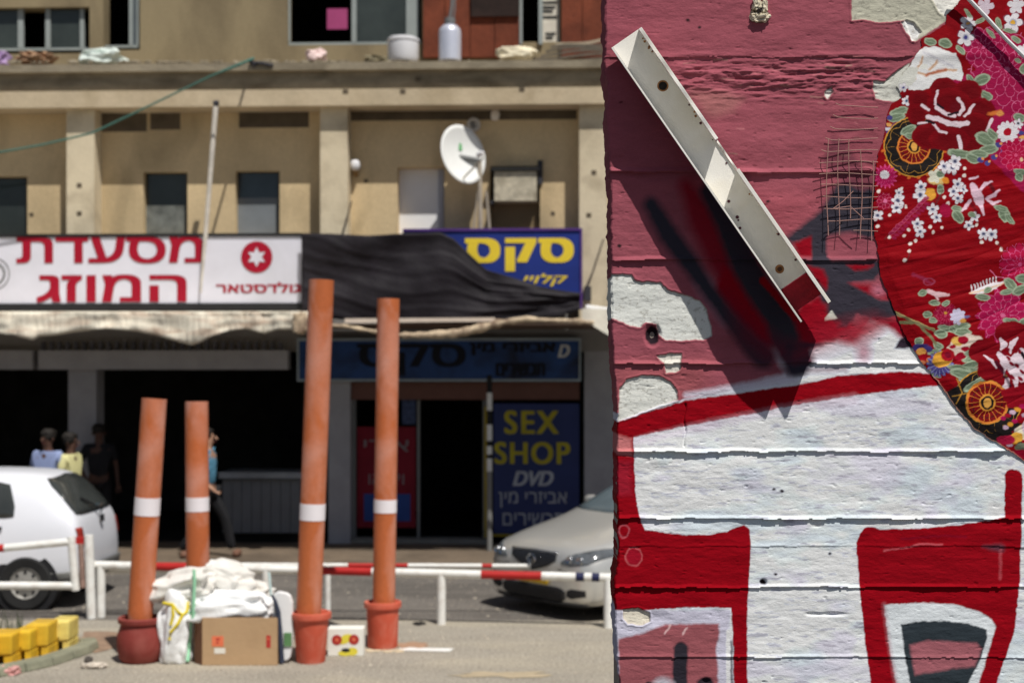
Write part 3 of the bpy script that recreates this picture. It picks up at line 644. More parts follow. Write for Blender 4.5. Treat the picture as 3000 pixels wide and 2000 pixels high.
def person(base, yaw, label, skin, shirt, pants, hair, armL, armR, stride=.12, sc=1.0, lean=0.0):
    t = thing('person', label, 'person', base, yaw)
    # local: faces -Y, x to its left
    H_ = Vector
    hip = H_((0, 0, .93)); wai = H_((0, 0, 1.06)); ch = H_((0, -.01 - lean, 1.28)); nk = H_((0, -lean, 1.44)); hd = H_((0, -.02 - lean, 1.56)); ht = H_((0, -.015 - lean, 1.67))
    sL = H_((.18, -lean, 1.38)); sR = H_((-.18, -lean, 1.38))
    kL = H_((.10, -stride, .5)); fL = H_((.10, -stride * 1.4, .09)); tL = H_((.11, -stride * 1.4 - .15, .05))
    kR = H_((-.10, .02, .5)); fR = H_((-.10, stride * 1.5, .10)); tR = H_((-.11, stride * 1.5 - .14, .05))
    eL, wL = H_(armL[0]), H_(armL[1]); eR, wR = H_(armR[0]), H_(armR[1])
    V = [hip, wai, ch, nk, hd, ht, sL, eL, wL, sR, eR, wR, H_((.1, 0, .88)), kL, fL, H_((-.1, 0, .88)), kR, fR]
    E = [(0, 1), (1, 2), (2, 3), (3, 4), (4, 5), (2, 6), (6, 7), (7, 8), (2, 9), (9, 10), (10, 11), (0, 12), (12, 13), (13, 14), (0, 15), (15, 16), (16, 17)]
    Rr = [(.13, .10), (.12, .09), (.14, .10), .052, (.078, .095), (.062, .075), .052, .038, .026, .052, .038, .026, .085, .055, .04, .085, .055, .04]
    # hands: palm and five bent fingers each
    for w_, e_, sg in ((8, eL, 1), (11, eR, -1)):
        wv = V[w_]; d = (wv - e_).normalized(); sd_ = d.cross(H_((0, 1, 0))).normalized(); b0 = len(V)
        V.append(wv + d * .07); Rr.append((.036, .016)); E.append((w_, b0))
        for k in range(4):
            o_ = sd_ * (.024 * (k - 1.5)); L = [.06, .07, .065, .05][k]
            V.append(wv + d * .10 + o_); V.append(wv + d * (.10 + L) + o_ + H_((0, -.02, 0))); Rr += [.009, .007]
            E += [(b0, len(V) - 2), (len(V) - 2, len(V) - 1)]
        V.append(wv + d * .06 + sd_ * .05 * sg + H_((0, -.02, 0))); Rr.append(.010); E.append((b0, len(V) - 1))
    V = [v * sc for v in V]; Rr = [(r[0] * sc, r[1] * sc) if isinstance(r, tuple) else r * sc for r in Rr]
    body = skin_mesh('body', V, E, Rr, skin, t)
    # face
    R = ROOTM[t.name]; fm = lambda p: R @ (H_(p) * sc)
    fc = H_((0, -.105 - lean, 1.58))
    part('nose', MB().tube([fm(fc + H_((0, -.008, .02))), fm(fc + H_((0, -.028, -.02)))], [.008, .015], 6), skin, t, smooth=True)
    for s_ in (-1, 1):
        part('eye', MB().blob(fm(fc + H_((s_ * .032, .004, .022))), (.013, .01, .007), 1, 0, 2), M('eye_dark', (.02, .015, .01), bump=0), t, smooth=True)
        part('ear', MB().blob(fm(H_((s_ * .088, -.01 - lean, 1.58))), (.01, .02, .03), 1, 0, 2), skin, t, smooth=True)
    part('mouth', MB().blob(fm(fc + H_((0, .004, -.05))), (.024, .008, .006), 1, 0, 2), M('lips', (.14, .04, .035), bump=0), t, smooth=True)
    part('hair', MB().blob(fm(H_((0, .018 - lean, 1.635))), (.088, .102, .082), 4, .16, 4), hair, t, smooth=True)
    skin_mesh('shirt', [v * sc for v in [H_((0, 0, .92)), wai, ch, H_((0, -lean, 1.40)), sL, sL.lerp(eL, .75), sR, sR.lerp(eR, .75)]], [(0, 1), (1, 2), (2, 3), (2, 4), (4, 5), (2, 6), (6, 7)],
              [(.155 * sc, .125 * sc), (.15 * sc, .12 * sc), (.165 * sc, .125 * sc), (.075 * sc, .075 * sc), .07 * sc, .058 * sc, .07 * sc, .058 * sc], shirt, t)
    skin_mesh('trousers', [v * sc for v in [H_((0, 0, .97)), H_((.09, 0, .86)), kL, fL, H_((-.09, 0, .86)), kR, fR]], [(0, 1), (1, 2), (2, 3), (0, 4), (4, 5), (5, 6)],
              [(.145 * sc, .115 * sc), .105 * sc, .075 * sc, .062 * sc, .105 * sc, .075 * sc, .062 * sc], pants, t)
    for f_, t_ in ((fL, tL), (fR, tR)):
        c = f_.lerp(t_, .45); c.z = .045
        part('shoe', MB().blob(R @ (c * sc), (.052, .13, .05), 2, .03, 3), M('shoe_leather', col(150, 110, 90, .5), bump=.1), t, smooth=True)
    return t
sk1 = M('skin_dark', (.10, .05, .035), rough=.6, var=.05, bump=.02); sk2 = M('skin_light', (.48, .27, .18), rough=.6, var=.05, bump=.02)
hr = M('dark_hair', (.015, .012, .01), rough=.7)
shb = M('blue_shirt', col(135, 148, 185), var=.06, scale=8, bump=.2); shy = M('yellow_shirt', col(210, 205, 150), var=.05, scale=8, bump=.2)
shk = M('black_shirt', (.015, .015, .018)); shn = M('striped_blue_shirt', (.10, .28, .42), var=.6, scale=8, stretch=(1, 1, 6)); pn = M('navy_trousers', (.02, .025, .045)); pk = M('black_trousers', (.012, .012, .014)); pj = M('blue_jeans', (.05, .09, .17), var=.2)
def pb(px, Y, z=.1): return Vector(((px - 1500) / FPX * Y, Y, z))
dn = ((.24, .02, 1.1), (.25, -.06, .88)); dnR = ((-.24, .02, 1.1), (-.25, -.06, .88))
person(pb(140, 18.25), -.3, 'man in a pale blue open shirt standing behind the white hatchback', sk1, shb, pn, hr, dn, dnR, .05, .96)
person(pb(207, 18.35), 1.35, 'man in a pale yellow shirt walking behind the white hatchback', sk1, shy, pj, hr, dn, dnR, .2, .93)
person(pb(290, 19.7), .4, 'man in black clothes in the shade behind the leftmost orange pipe', sk1, shk, pk, hr, dn, ((-.28, -.02, 1.12), (-.2, -.2, .95)), .1, .97)
person(pb(607, 18.3), 1.45, 'person in a striped blue top walking past behind the second orange pipe', sk2, shn, pk, hr, ((.22, .22, 1.13), (.2, .02, .95)), ((-.22, .12, 1.1), (-.23, -.1, .95)), .22, .97)

# ------------------------------------------------------------------ cars
def car_body(t, st, mat, sub=2):
    vs = []; fs = []; n = 12
    for (x, zb, zl, zt, wb, wr) in st:
        half = [(0, zb), (wb * .88, zb), (wb * .985, zb + .07), (wb, (zb * .45 + zl * .55)), (wb * .955, zl), (wr, zt - min(.06, (zt - zl) * .4)), (wr * .6, zt - .004), (0, zt)]
        ring = half + [(-y, z) for y, z in half[-2:0:-1]]
        vs += [(x, y, z) for y, z in ring]
    m = len(ring)
    for i in range(len(st) - 1):
        for k in range(m): fs.append((i * m + k, (i + 1) * m + k, (i + 1) * m + (k + 1) % m, i * m + (k + 1) % m))
    fs.append(tuple(range(m))); fs.append(tuple((len(st) - 1) * m + k for k in range(m))[::-1])
    me = bpy.data.meshes.new('c'); me.from_pydata(vs, [], fs); o = bpy.data.objects.new('c', me); COL.objects.link(o)
    md = o.modifiers.new('s', 'SUBSURF'); md.levels = sub
    em = bpy.data.meshes.new_from_object(o.evaluated_get(bpy.context.evaluated_depsgraph_get()))
    bm = bmesh.new(); bm.from_mesh(em); bmesh.ops.recalc_face_normals(bm, faces=bm.faces); bvh = BVHTree.FromBMesh(bm)
    V = [v.co.copy() for v in bm.verts]; F = [tuple(v.index for v in f.verts) for f in bm.faces]; bm.free()
    bpy.data.objects.remove(o); bpy.data.meshes.remove(em)
    R = ROOTM[t.name]; mb = MB(); mb.v = [R @ v for v in V]; mb.f = F
    return part('body', mb, mat, t, smooth=True), bvh
def panel(t, name, bvh, cols, axis, mat, off=.006, parent=None, nx=16, nz=6):
    """a panel lying on the body: cols = (s, lo, hi)"""
    ss = [c[0] for c in cols]; R = ROOTM[t.name]; vs = []; ok = []
    for i in range(nx + 1):
        s = ss[0] + (ss[-1] - ss[0]) * i / nx
        lo = float(np.interp(s, ss, [c[1] for c in cols])); hi = float(np.interp(s, ss, [c[2] for c in cols]))
        for j in range(nz + 1):
            z = lo + (hi - lo) * j / nz
            if axis in ('L', 'R'):
                sg = 1 if axis == 'L' else -1; o_ = Vector((s, 3 * sg, z)); d = Vector((0, -sg, 0))
            else:
                sg = 1 if axis == 'F' else -1; o_ = Vector((7 * sg, s, z)); d = Vector((-sg, 0, 0))
            h = bvh.ray_cast(o_, d)
            if h[0] is None: vs.append(Vector()); ok.append(False)
            else: vs.append(h[0] + (h[1] if h[1].dot(d) < 0 else -h[1]) * off); ok.append(True)
    fs = []
    for i in range(nx):
        for j in range(nz):
            q = (i * (nz + 1) + j, (i + 1) * (nz + 1) + j, (i + 1) * (nz + 1) + j + 1, i * (nz + 1) + j + 1)
            if all(ok[k] for k in q): fs.append(q)
    used = sorted({k for q in fs for k in q}); mp = {k: i for i, k in enumerate(used)}
    mb = MB(); mb.v = [R @ vs[k] for k in used]; mb.f = [tuple(mp[k] for k in q) for q in fs]
    o = part(name, mb, mat, parent or t, smooth=True)
    md = o.modifiers.new('so', 'SOLIDIFY'); md.thickness = .004
    return o
m_tyre = M('tyre_rubber', (.022, .022, .022), rough=.9, var=.3, bump=.2)
m_black = M('black_trim', (.018, .018, .02), rough=.6, bump=0)
def wheel(t, x, y, sg, r=.28, mr=None):
    R = ROOTM[t.name]; c = Vector((x, y, r)); ax = Vector((0, sg, 0)); w = t
    mb = MB(R); mb.lathe([(r * .62, -.08), (r * .93, -.09), (r, -.06), (r, .06), (r * .93, .085), (r * .62, .075), (r * .6, 0), (r * .62, -.08)], c, 36, axis=ax)
    o = part('wheel', mb, m_tyre, t, smooth=True)
    part('rim', MB(R).lathe([(r * .61, .05), (r * .58, .075), (r * .5, .06), (r * .3, .07), (r * .12, .085), (0, .09)], c, 30, axis=ax), mr, o, smooth=True)
    for k in range(8):
        hl = MB(R); a = k * math.pi / 4; p = c + Vector((math.cos(a) * r * .43, sg * .068, math.sin(a) * r * .43)); hl.tube([p, p + ax * .006], r * .06, 8); part('vent_hole', hl, m_black, o)
def arch(t, x, y, sg, r):
    R = ROOTM[t.name]; part('wheel_arch', MB(R).lathe([(r, -.2), (r, 0), (0, 0)], Vector((x, y, .27)), 36, axis=(0, sg, 0)), m_black, t)
# white hatchback, seen from its right rear
XR = (238 - 1500) / FPX * 14.75
m_cw = M('white_car_paint', col(214, 216, 222), rough=.35, var=.03, scale=2, bump=0, coat=.4, spec=.5)
t = thing('parked_car', 'white small hatchback parked at the left behind the white barrier', 'car', (XR - 3.68, 15.56, 0), math.pi)
# local x forward after yaw pi: rear at x=-? place origin at front
st = []
for xr, zb, zl, zt, wb, wr in [(0, .36, .55, .62, .60, .50), (.05, .27, .74, .90, .76, .66), (.10, .25, .90, 1.00, .795, .665), (.24, .24, .95, 1.20, .805, .60), (.40, .22, .95, 1.37, .81, .575), (.62, .21, .95, 1.42, .81, .585), (1.6, .2, .93, 1.44, .81, .59), (2.25, .2, .90, 1.37, .81, .57), (2.75, .2, .88, 1.02, .81, .62), (3.3, .22, .80, .88, .79, .60), (3.6, .27, .66, .74, .74, .55), (3.70, .36, .55, .60, .6, .45)]:
    st.append((xr, zb, zl, zt, wb, wr))
# local frame: rear at local x = 3.68 ahead of origin in world +x ; with yaw pi local +x points to world -x
st = [(-3.68 + x, *r) for x, *r in [(s[0], *s[1:]) for s in st]]
body, bv = car_body(t, st, m_cw)
# world rear is local x=-3.68; seen side faces the camera: world -y = local +y
m_cg = glassmat('car_glass', (.045, .05, .048), .06)
X0 = -3.68
o = panel(t, 'rear_window', bv, [(-.60, .97, 1.05), (-.52, .96, 1.33), (0, .96, 1.36), (.52, .96, 1.33), (.62, .97, 1.03)], 'B', m_cg)
panel(t, 'rear_side_window', bv, [(X0 + .72, .96, 1.06), (X0 + .80, .95, 1.28), (X0 + .95, .95, 1.31), (X0 + 1.45, .95, 1.32)], 'L', m_cg)
panel(t, 'front_side_window', bv, [(X0 + 1.55, .95, 1.32), (X0 + 2.15, .93, 1.27), (X0 + 2.55, .91, .99)], 'L', m_cg)
panel(t, 'rear_side_window', bv, [(X0 + .72, .96, 1.06), (X0 + .80, .95, 1.28), (X0 + 1.45, .95, 1.32)], 'R', m_cg)
panel(t, 'front_side_window', bv, [(X0 + 1.55, .95, 1.32), (X0 + 2.15, .93, 1.27), (X0 + 2.55, .91, .99)], 'R', m_cg)
panel(t, 'windscreen', bv, [(-.62, .98, 1.05), (-.5, .97, 1.32), (.5, .97, 1.32), (.62, .98, 1.05)], 'F', m_cg)
panel(t, 'door_handle', bv, [(X0 + .83, .82, .86), (X0 + .99, .82, .86)], 'L', m_black, .02, nx=4, nz=2)
panel(t, 'rear_bumper', bv, [(-.74, .27, .43), (0, .27, .44), (.74, .27, .43)], 'B', M('bumper_grey', col(120, 120, 118, .7), rough=.7), .025)
panel(t, 'side_skirt', bv, [(X0 + .1, .25, .40), (X0 + 1.0, .22, .33), (X0 + 2.2, .22, .33)], 'L', M('sill_grey', col(135, 135, 132, .7), rough=.7), .01)
m_tail = M('tail_lamp', (.30, .03, .02), rough=.2, bump=0)
for s_ in (-1, 1): panel(t, 'tail_lamp', bv, sorted([(s_ * .62, .66, .84), (s_ * .73, .66, .84)]), 'B', m_tail, .01, nx=4)
panel(t, 'indicator', bv, [(X0 + .02, .30, .36), (X0 + .12, .30, .36)], 'L', M('amber', (.6, .25, .02), rough=.3), .01, nx=4, nz=2)
R = ROOTM[t.name]
part('wiper', MB(R).tube([(X0 + .04, 0, .93), (X0 + .02, -.02, .97), (X0 + .16, .3, 1.12)], .012), m_black, t)
part('tailgate_latch', MB(R).box((X0 - .0, -.03, .84), (X0 + .03, .03, .92)), m_black, t)
mr = M('steel_rim', col(160, 158, 152, .75), rough=.5, metal=.2, var=.2)
for x in (.58, 2.98):
    for sg in (1, -1):
        arch(t, X0 + x, sg * .802, sg, .335); wheel(t, X0 + x, sg * .745, sg, .275, mr)
part('door_seam', MB(R).box((X0 + 1.5, .8125, .35), (X0 + 1.507, .8155, .93)), m_black, t)

# silver saloon, nose towards the camera and left
m_sv = M('silver_car_paint', col(196, 195, 190), rough=.3, metal=.5, var=.03, scale=2, bump=0, coat=.6, spec=.5)
phi = math.radians(50); nose = Vector((.21, 14.46, 0)); hdir = Vector((-math.sin(phi), -math.cos(phi), 0))
yaw = math.atan2(hdir.y, hdir.x)
t = thing('parked_car', 'silver saloon car parked behind the red and white rail at the mural edge', 'car', nose, yaw)
st = [(0.0, .20, .50, .60, .56, .42), (-.04, .14, .60, .70, .72, .50), (-.17, .12, .67, .78, .83, .60), (-.6, .13, .76, .88, .88, .64), (-1.08, .15, .84, .98, .88, .67), (-1.45, .15, .88, 1.18, .88, .62), (-1.9, .15, .92, 1.39, .88, .58), (-2.5, .15, .93, 1.46, .88, .59), (-3.3, .16, .95, 1.40, .88, .58), (-3.85, .18, .97, 1.14, .87, .62), (-4.3, .22, .95, 1.06, .84, .62), (-4.48, .34, .78, .86, .7, .5)]
body, bv = car_body(t, st, m_sv)
m_cg2 = glassmat('car_glass_pale', (.10, .13, .145), .04)
panel(t, 'windscreen', bv, [(-.70, .99, 1.02), (-.60, .985, 1.30), (0, .98, 1.36), (.60, .985, 1.30), (.70, .99, 1.02)], 'F', m_cg2, nx=20, nz=8)
panel(t, 'side_window', bv, [(-3.6, 1.02, 1.1), (-3.2, .99, 1.30), (-2.0, .97, 1.31), (-1.5, .95, 1.07)], 'L', m_cg)
panel(t, 'side_window', bv, [(-3.6, 1.02, 1.1), (-3.2, .99, 1.30), (-2.0, .97, 1.31), (-1.5, .95, 1.07)], 'R', m_cg)
g_ = panel(t, 'grille', bv, [(-.34, .58, .64), (-.2, .51, .65), (0, .46, .652), (.2, .51, .65), (.34, .58, .64)], 'F', M('grille_black', (.02, .022, .028), rough=.4, bump=0), .006)
panel(t, 'chrome_trim', bv, [(-.35, .645, .66), (0, .655, .67), (.35, .645, .66)], 'F', M('chrome', (.5, .52, .55), rough=.15, metal=1, bump=0), .012, parent=g_, nz=2)
m_chr = MATS['chrome']
h = bv.ray_cast(Vector((5, 0, .575)), Vector((-1, 0, 0)))[0]; R = ROOTM[t.name]; mb = MB(R)
pts = [h + Vector((.03, math.cos(a) * .062, math.sin(a) * .045)) for a in [k * 2 * math.pi / 20 for k in range(21)]]; mb.tube(pts, .008, 6)
mb.tube([h + Vector((.03, y, z)) for y, z in [(-.055, .02), (-.03, .005), (0, -.02), (.03, .005), (.055, .02)]], .007, 6)
part('emblem', mb, m_chr, g_, smooth=True)
m_hl = M('headlamp_glass', (.10, .11, .12), rough=.08, var=.6, scale=9, bump=0, spec=.7)
for s_ in (-1, 1):
    cols = sorted([(s_ * .42, .55, .58), (s_ * .55, .545, .66), (s_ * .72, .57, .71), (s_ * .85, .68, .72)])
    o = panel(t, 'headlamp', bv, cols, 'F', m_hl, .006, nx=20)
    for yy in (.52, .64):
        hh = bv.ray_cast(Vector((5, s_ * yy, .605)), Vector((-1, 0, 0)))
        if hh[0] is not None: part('reflector', MB(R).lathe([(.042, 0), (.036, .012), (0, .004)], hh[0] + Vector((.006, 0, 0)), 18, axis=(1, 0, .15)), m_chr, o, smooth=True)
    panel(t, 'fog_slot', bv, sorted([(s_ * .50, .245, .30), (s_ * .56, .225, .325), (s_ * .72, .26, .32)]), 'F', m_black, .004)
    panel(t, 'bonnet_seam', bv, sorted([(s_ * .37, .50, .508), (s_ * .5, .48, .488), (s_ * .75, .49, .498)]), 'F', m_black, .002, nz=1)
panel(t, 'lower_intake', bv, [(-.48, .22, .29), (-.40, .17, .325), (.40, .17, .325), (.48, .22, .29)], 'F', m_black, .005)
panel(t, 'chin_spoiler', bv, [(-.7, .155, .18), (0, .15, .175), (.7, .155, .18)], 'F', m_black, .02, nz=2)
panel(t, 'number_plate', bv, [(-.25, .335, .42), (.25, .335, .42)], 'F', M('plate_yellow', col(205, 170, 40), rough=.4, bump=0), .02, nz=3)
for x in (-.92, -3.55):
    for sg in (1, -1):
        arch(t, x, sg * .872, sg, .35); wheel(t, x, sg * .80, sg, .30, mr)
for s_ in (-1, 1):
    part('mirror', MB(R).blob((-1.5 if False else 0, 0, 0), (.01, .01, .01), 1, 0, 1) if False else MB(R).blob(Vector((-1.72, s_ * .95, 1.0)), (.06, .11, .07), 1, .02, 3), m_sv, t, smooth=True)
# ------------------------------------------------------------------ rails
m_rw = M('rail_white', col(232, 228, 218), rough=.5, var=.06, scale=8, bump=.1, stain=col(150, 130, 110), stain_scale=9, stain_amt=.35)
m_rr = M('rail_red', col(168, 36, 34), rough=.5, var=.12, scale=8, bump=.1)
m_rb = M('rail_navy', col(30, 34, 70), rough=.5, bump=0)
rail_y = lambda x: 13.72 + (1800 - x) / 1530 * .62          # depth along the rail
def railp(px, py): Y = rail_y(px); return wp(px, py, Y)
t = thing('barrier_rail', 'long low red and white tube barrier rail in front of the road', 'barrier', railp(1290, 1835), group=None)
segs = [(240, 455, 'w'), (455, 548, 'r'), (548, 900, 'w'), (900, 1090, 'r'), (1090, 1410, 'w'), (1410, 1587, 'r'), (1587, 1687, 'w'), (1687, 1712, 'b'), (1712, 1734, 'w'), (1734, 1757, 'b'), (1757, 2100, 'w'), (2100, 2300, 'r'), (2300, 2600, 'w')]
ry = lambda x: 1654 + (x - 280) * .0245
for a, b, k in segs:
    mb = MB().tube([railp(a, ry(a)), railp(b, ry(b))], .041 + (.001 if k == 'b' else 0), 14)
    part('rail_section', mb, {'w': m_rw, 'r': m_rr, 'b': m_rb}[k], t, smooth=True, label={'r': 'red painted rail section', 'b': 'dark blue band on the rail'}.get(k))
for px, y0 in [(296, 1806), (780, 1822), (1293, 1836), (1782, 1845), (2400, 1860)]:
    p = railp(px, y0); p.z = 0; q = railp(px, ry(px))
    part('post', MB().tube([p, (p.x, p.y, q.z)], .043, 14), m_rw, t, smooth=True)
t = thing('barrier_rail', 'second thinner tube rail running just behind the long barrier rail', 'barrier', wp(1300, 1790, 15.0))
for a, b, k in [(240, 440, 'w'), (440, 560, 'r'), (560, 1020, 'w'), (1020, 1195, 'r'), (1195, 1412, 'w'), (1412, 1442, 'r'), (1442, 1700, 'w')]:
    f = lambda x: wp(x, 1652 + (x - 280) * .004, 14.5)
    part('rail_section', MB().tube([f(a), f(b)], .022, 12), {'w': m_rw, 'r': m_rr}[k], t, smooth=True)
for px in (290, 960):
    q = f(px); part('post', MB().tube([(q.x, q.y, 0), q], .03, 12), m_rw, t, smooth=True)
# left gate arm
t = thing('barrier_gate', 'white tube frame gate arm with red tape in front of the white hatchback', 'barrier', wp(218, 1800, 14.25))
Yg = 14.25
G_ = lambda x, y: wp(x, y, Yg)
part('rail_section', MB().tube([G_(14, 1604), G_(218, 1585)], .038, 14), m_rw, t, smooth=True)
part('rail_section', MB().tube([G_(-400, 1642), G_(14, 1604)], .039, 14), m_rr, t, smooth=True, label='red painted rail section')
part('rail_section', MB().tube([G_(-400, 1712), G_(222, 1715)], .038, 14), m_rw, t, smooth=True)
part('upright', MB().tube([G_(208, 1572), G_(222, 1728)], .040, 14), m_rw, t, smooth=True)
p = G_(250, 1805); part('post', MB().tube([(G_(268, 1805).x, Yg, 0), G_(260, 1566)], .046, 14), m_rw, t, smooth=True)
part('red_tape', MB().box(G_(222, 1592), G_(246, 1572) + Vector((0, .05, 0))), m_rr, t)
part('rusty_link', MB().tube([G_(236, 1592), G_(243, 1720)], .028, 10), M('rust_link', col(140, 115, 105), var=.4, scale=20), t)

# ------------------------------------------------------------------ orange pipes in pots
m_pipe = M('orange_pipe', col(178, 97, 56), rough=.55, var=.10, scale=2.5, bump=.1, stain=col(222, 188, 180), stain_scale=2.6, stain_amt=.5, grain=.05, stretch=(1, 1, .6))
m_pband = M('pipe_tape', col(225, 218, 222), rough=.5, var=.05, bump=0)
m_pot = M('terracotta_plastic', col(190, 84, 62), rough=.6, var=.08, scale=4, bump=.1, stain=col(215, 150, 130), stain_scale=5, stain_amt=.55)
m_potm = M('maroon_pot', col(125, 52, 46), rough=.7, var=.15, scale=4, bump=.15, stain=col(160, 100, 90), stain_scale=5, stain_amt=.35)
def pipe(lab, tx, ty, bx, by, Y, r, band, x_end=None):
    T = wp(tx, ty, Y); B = wp(bx, by, Y)
    t = thing('pipe_post', lab, 'pipe', B, group='orange pipes standing in pots')
    ax = (B - T).normalized()
    mb = MB(); mb.lathe([(r - .012, .35), (r - .012, 0), (r, 0), (r, (B - T).length)], T, 28, axis=ax)
    part('tube', mb, m_pipe, t, smooth=True)
    f0 = (band[0] - ty) / (by - ty); f1 = (band[1] - ty) / (by - ty); L = (B - T).length
    part('white_band', MB().lathe([(r + .003, f0 * L), (r + .003, f1 * L)], T, 28, axis=ax), m_pband, t, smooth=True)
    return t
YA, YB, YC, YD = 12.13, 13.0, 12.10, 12.755
pipe('leftmost orange pipe leaning in the maroon pot', 452, 1168, 409, 1830, YA, .105, (1456, 1508))
pipe('short upright orange pipe rising behind the heap of sacks', 576, 1176, 581, 1860, YB, .104, (1455, 1496))
pipe('tallest orange pipe standing in a terracotta pot right of the cardboard box', 942, 820, 903, 1830, YC, .106, (1474, 1522))
pipe('rightmost orange pipe in the terracotta pot nearest the mural wall', 1138, 875, 1124, 1790, YD, .1, (1462, 1500))
def pot(cx, ytop, ybot, rt, rb, lab, mat, bulge=0, lipw=.02):
    B = gp(cx, ybot); Y = B.y + rb
    B = Vector(((cx - 1500) / FPX * Y, Y, 0)); h = CH + (1100 - ytop) / FPX * (Y - rt)
    t = thing('plant_pot', lab, 'pot', B)
    if bulge:
        pr = [(0, 0), (rb * .8, 0), (rb * .95, .03), (rb * 1.06, h * .35), (rb * 1.05, h * .6), (rb * .92, h * .78), (rb * .90, h * .82), (rb * .90, h - .05)]
        ri = [(rb * .90, h - .05), (rb * 1.0, h - .045), (rb * 1.02, h - .01), (rb * .97, h), (rb * .85, h), (rb * .82, h - .1), (0, h - .1)]
    else:
        pr = [(0, 0), (rb, 0), (rb + .004, .01), (rt - .02, h - .06)]
        ri = [(rt - .02, h - .06), (rt, h - .055), (rt + .004, h - .03), (rt, h - .004), (rt - .012, h), (rt - .025, h - .01), (rt - .04, h - .08), (0, h - .08)]
    part('body', MB().lathe(pr, B, 40), mat, t, smooth=True)
    part('rim', MB().lathe(ri, B, 40), mat, t, smooth=True)
    part('filling', MB().lathe([(rt * .86, h - .06), (rt * .5, h - .045), (0, h - .05)], B, 24), M('cement_fill', col(170, 160, 145), var=.2), t)
    return t, B, h
pot(413, 1815, 1948, .17, .190, 'dark maroon bulbous pot holding the leftmost orange pipe', m_potm, bulge=1)
pot(911, 1800, 1945, .17, .118, 'terracotta coloured plastic pot beside the white card box', m_pot)
pot(1121, 1768, 1902, .165, .13, 'terracotta coloured plastic pot at the right end of the heap', m_pot)

# ------------------------------------------------------------------ heap of sacks, box
m_sack = M('white_sack', col(214, 212, 206), rough=.7, var=.07, scale=5, bump=.9, bscale=9, stain=col(165, 155, 140), stain_scale=3, stain_amt=.4)
m_sack2 = M('bright_sack', col(222, 228, 232), rough=.6, var=.05, scale=5, bump=.9, bscale=9)
def wblob(name, x0, y0, x1, y1, Y, d, mat, label, cat, seed, amp=.25, freq=1.5, rot=0, floor=None):
    c = wp((x0 + x1) / 2, (y0 + y1) / 2, Y); a = wp(x0, y1, Y); b = wp(x1, y0, Y)
    return single(name, MB().blob(c, ((b.x - a.x) / 2 * 1.04, d, (b.z - a.z) / 2 * 1.06), seed, amp, 5, freq, floor=floor, rot=rot, octv=2), mat, label, cat, smooth=True)
wblob('cement_sack', 448, 1672, 640, 1752, 12.25, .20, m_sack, 'grey-white sack folded over the top of the heap beside the leftmost pipe', 'sack', 11, .38, 1.5, rot=-.22)
wblob('cement_sack', 590, 1655, 735, 1745, 12.45, .2, m_sack, 'crumpled sack at the peak of the heap behind the cardboard box', 'sack', 12, .42, 1.6, rot=.30)
wblob('cement_sack', 555, 1735, 800, 1826, 12.2, .22, m_sack2, 'bright white sack lying in the cardboard box', 'sack', 13, .4, 1.7, rot=.03)
wblob('cement_sack', 690, 1712, 795, 1785, 12.5, .16, m_sack, 'small white sack behind the right side of the cardboard box', 'sack', 14, .4, 2, rot=.1)
o = wblob('upright_sack', 468, 1745, 566, 1945, 12.12, .15, m_sack2, 'tall white sack with yellow print and green stripe standing left of the box', 'sack', 15, .25, 1.6, floor=.005)
# print on the upright sack, laid onto its surface
bmq = bmesh.new(); bmq.from_mesh(o.data); bvq = BVHTree.FromBMesh(bmq); bmq.free(); oc = o.location
def on_sack(x, y):
    p0 = Vector((0, 0, CH)); d = (wp(x, y, 12) - p0).normalized(); h = bvq.ray_cast(p0 - oc, d)
    return (h[0] + oc - d * .006) if h[0] is not None else wp(x, y, 12.0)
m_yp = M('yellow_print', col(205, 185, 45), var=.15, bump=0); m_gp = M('green_print', col(135, 190, 155), var=.15, bump=0)
ROOTM[o.name] = Matrix.Translation(oc)
for pts in [[(478, 1765), (505, 1770), (520, 1790), (535, 1800), (548, 1790), (552, 1762)], [(505, 1768), (508, 1800), (500, 1830)], [(535, 1800), (520, 1828), (500, 1850), (496, 1872)]]:
    part('yellow_print', MB().tube([on_sack(*p) for p in pts], .014, 6), m_yp, o)
part('green_stripe', MB().tube([on_sack(x, y) for x, y in [(556, 1790), (557, 1850), (553, 1900), (550, 1936)]], .015, 6), m_gp, o)
mb = MB()
Ys = 11.98
st_ = [wp(568, 1668, 12.02), wp(570, 1700, 11.99), wp(568, 1745, 12.0), wp(566, 1800, 11.96), wp(564, 1812, 11.97)]
single('green_strap', MB().tube(st_, .014, 8), m_gp, 'pale green strap tied over the sacks above the left edge of the box', 'strap', smooth=True)
# cardboard box
m_card = M('cardboard', col(176, 146, 112), rough=.9, var=.06, scale=3, bump=.15, stain=col(150, 120, 90), stain_scale=2, stain_amt=.4)
Bx0 = gp(592, 1948); Yb = Bx0.y
def bxp(x, y, dy=0): return wp(x, y, Yb + dy)
X0b, X1b = bxp(592, 1900).x, bxp(812, 1900).x; Zt = bxp(700, 1808).z
t = thing('cardboard_box', 'open brown cardboard box with small red marks filled with white sacks', 'box', (X0b, Yb, 0))
th = .008
part('front_panel', MB().box((X0b, Yb, 0.002), (X1b, Yb + th, Zt)), m_card, t, bevel=.002)
part('side_panel', MB().box((X0b, Yb + th, 0.002), (X0b + th, Yb + .42, Zt - .02)), m_card, t); part('side_panel', MB().box((X1b - th, Yb + th, 0.002), (X1b, Yb + .42, Zt - .02)), m_card, t)
part('back_panel', MB().box((X0b + th, Yb + .41, 0.002), (X1b - th, Yb + .42, Zt)), m_card, t); part('bottom', MB().box((X0b + th, Yb + th, .002), (X1b - th, Yb + .41, .008)), m_card, t)
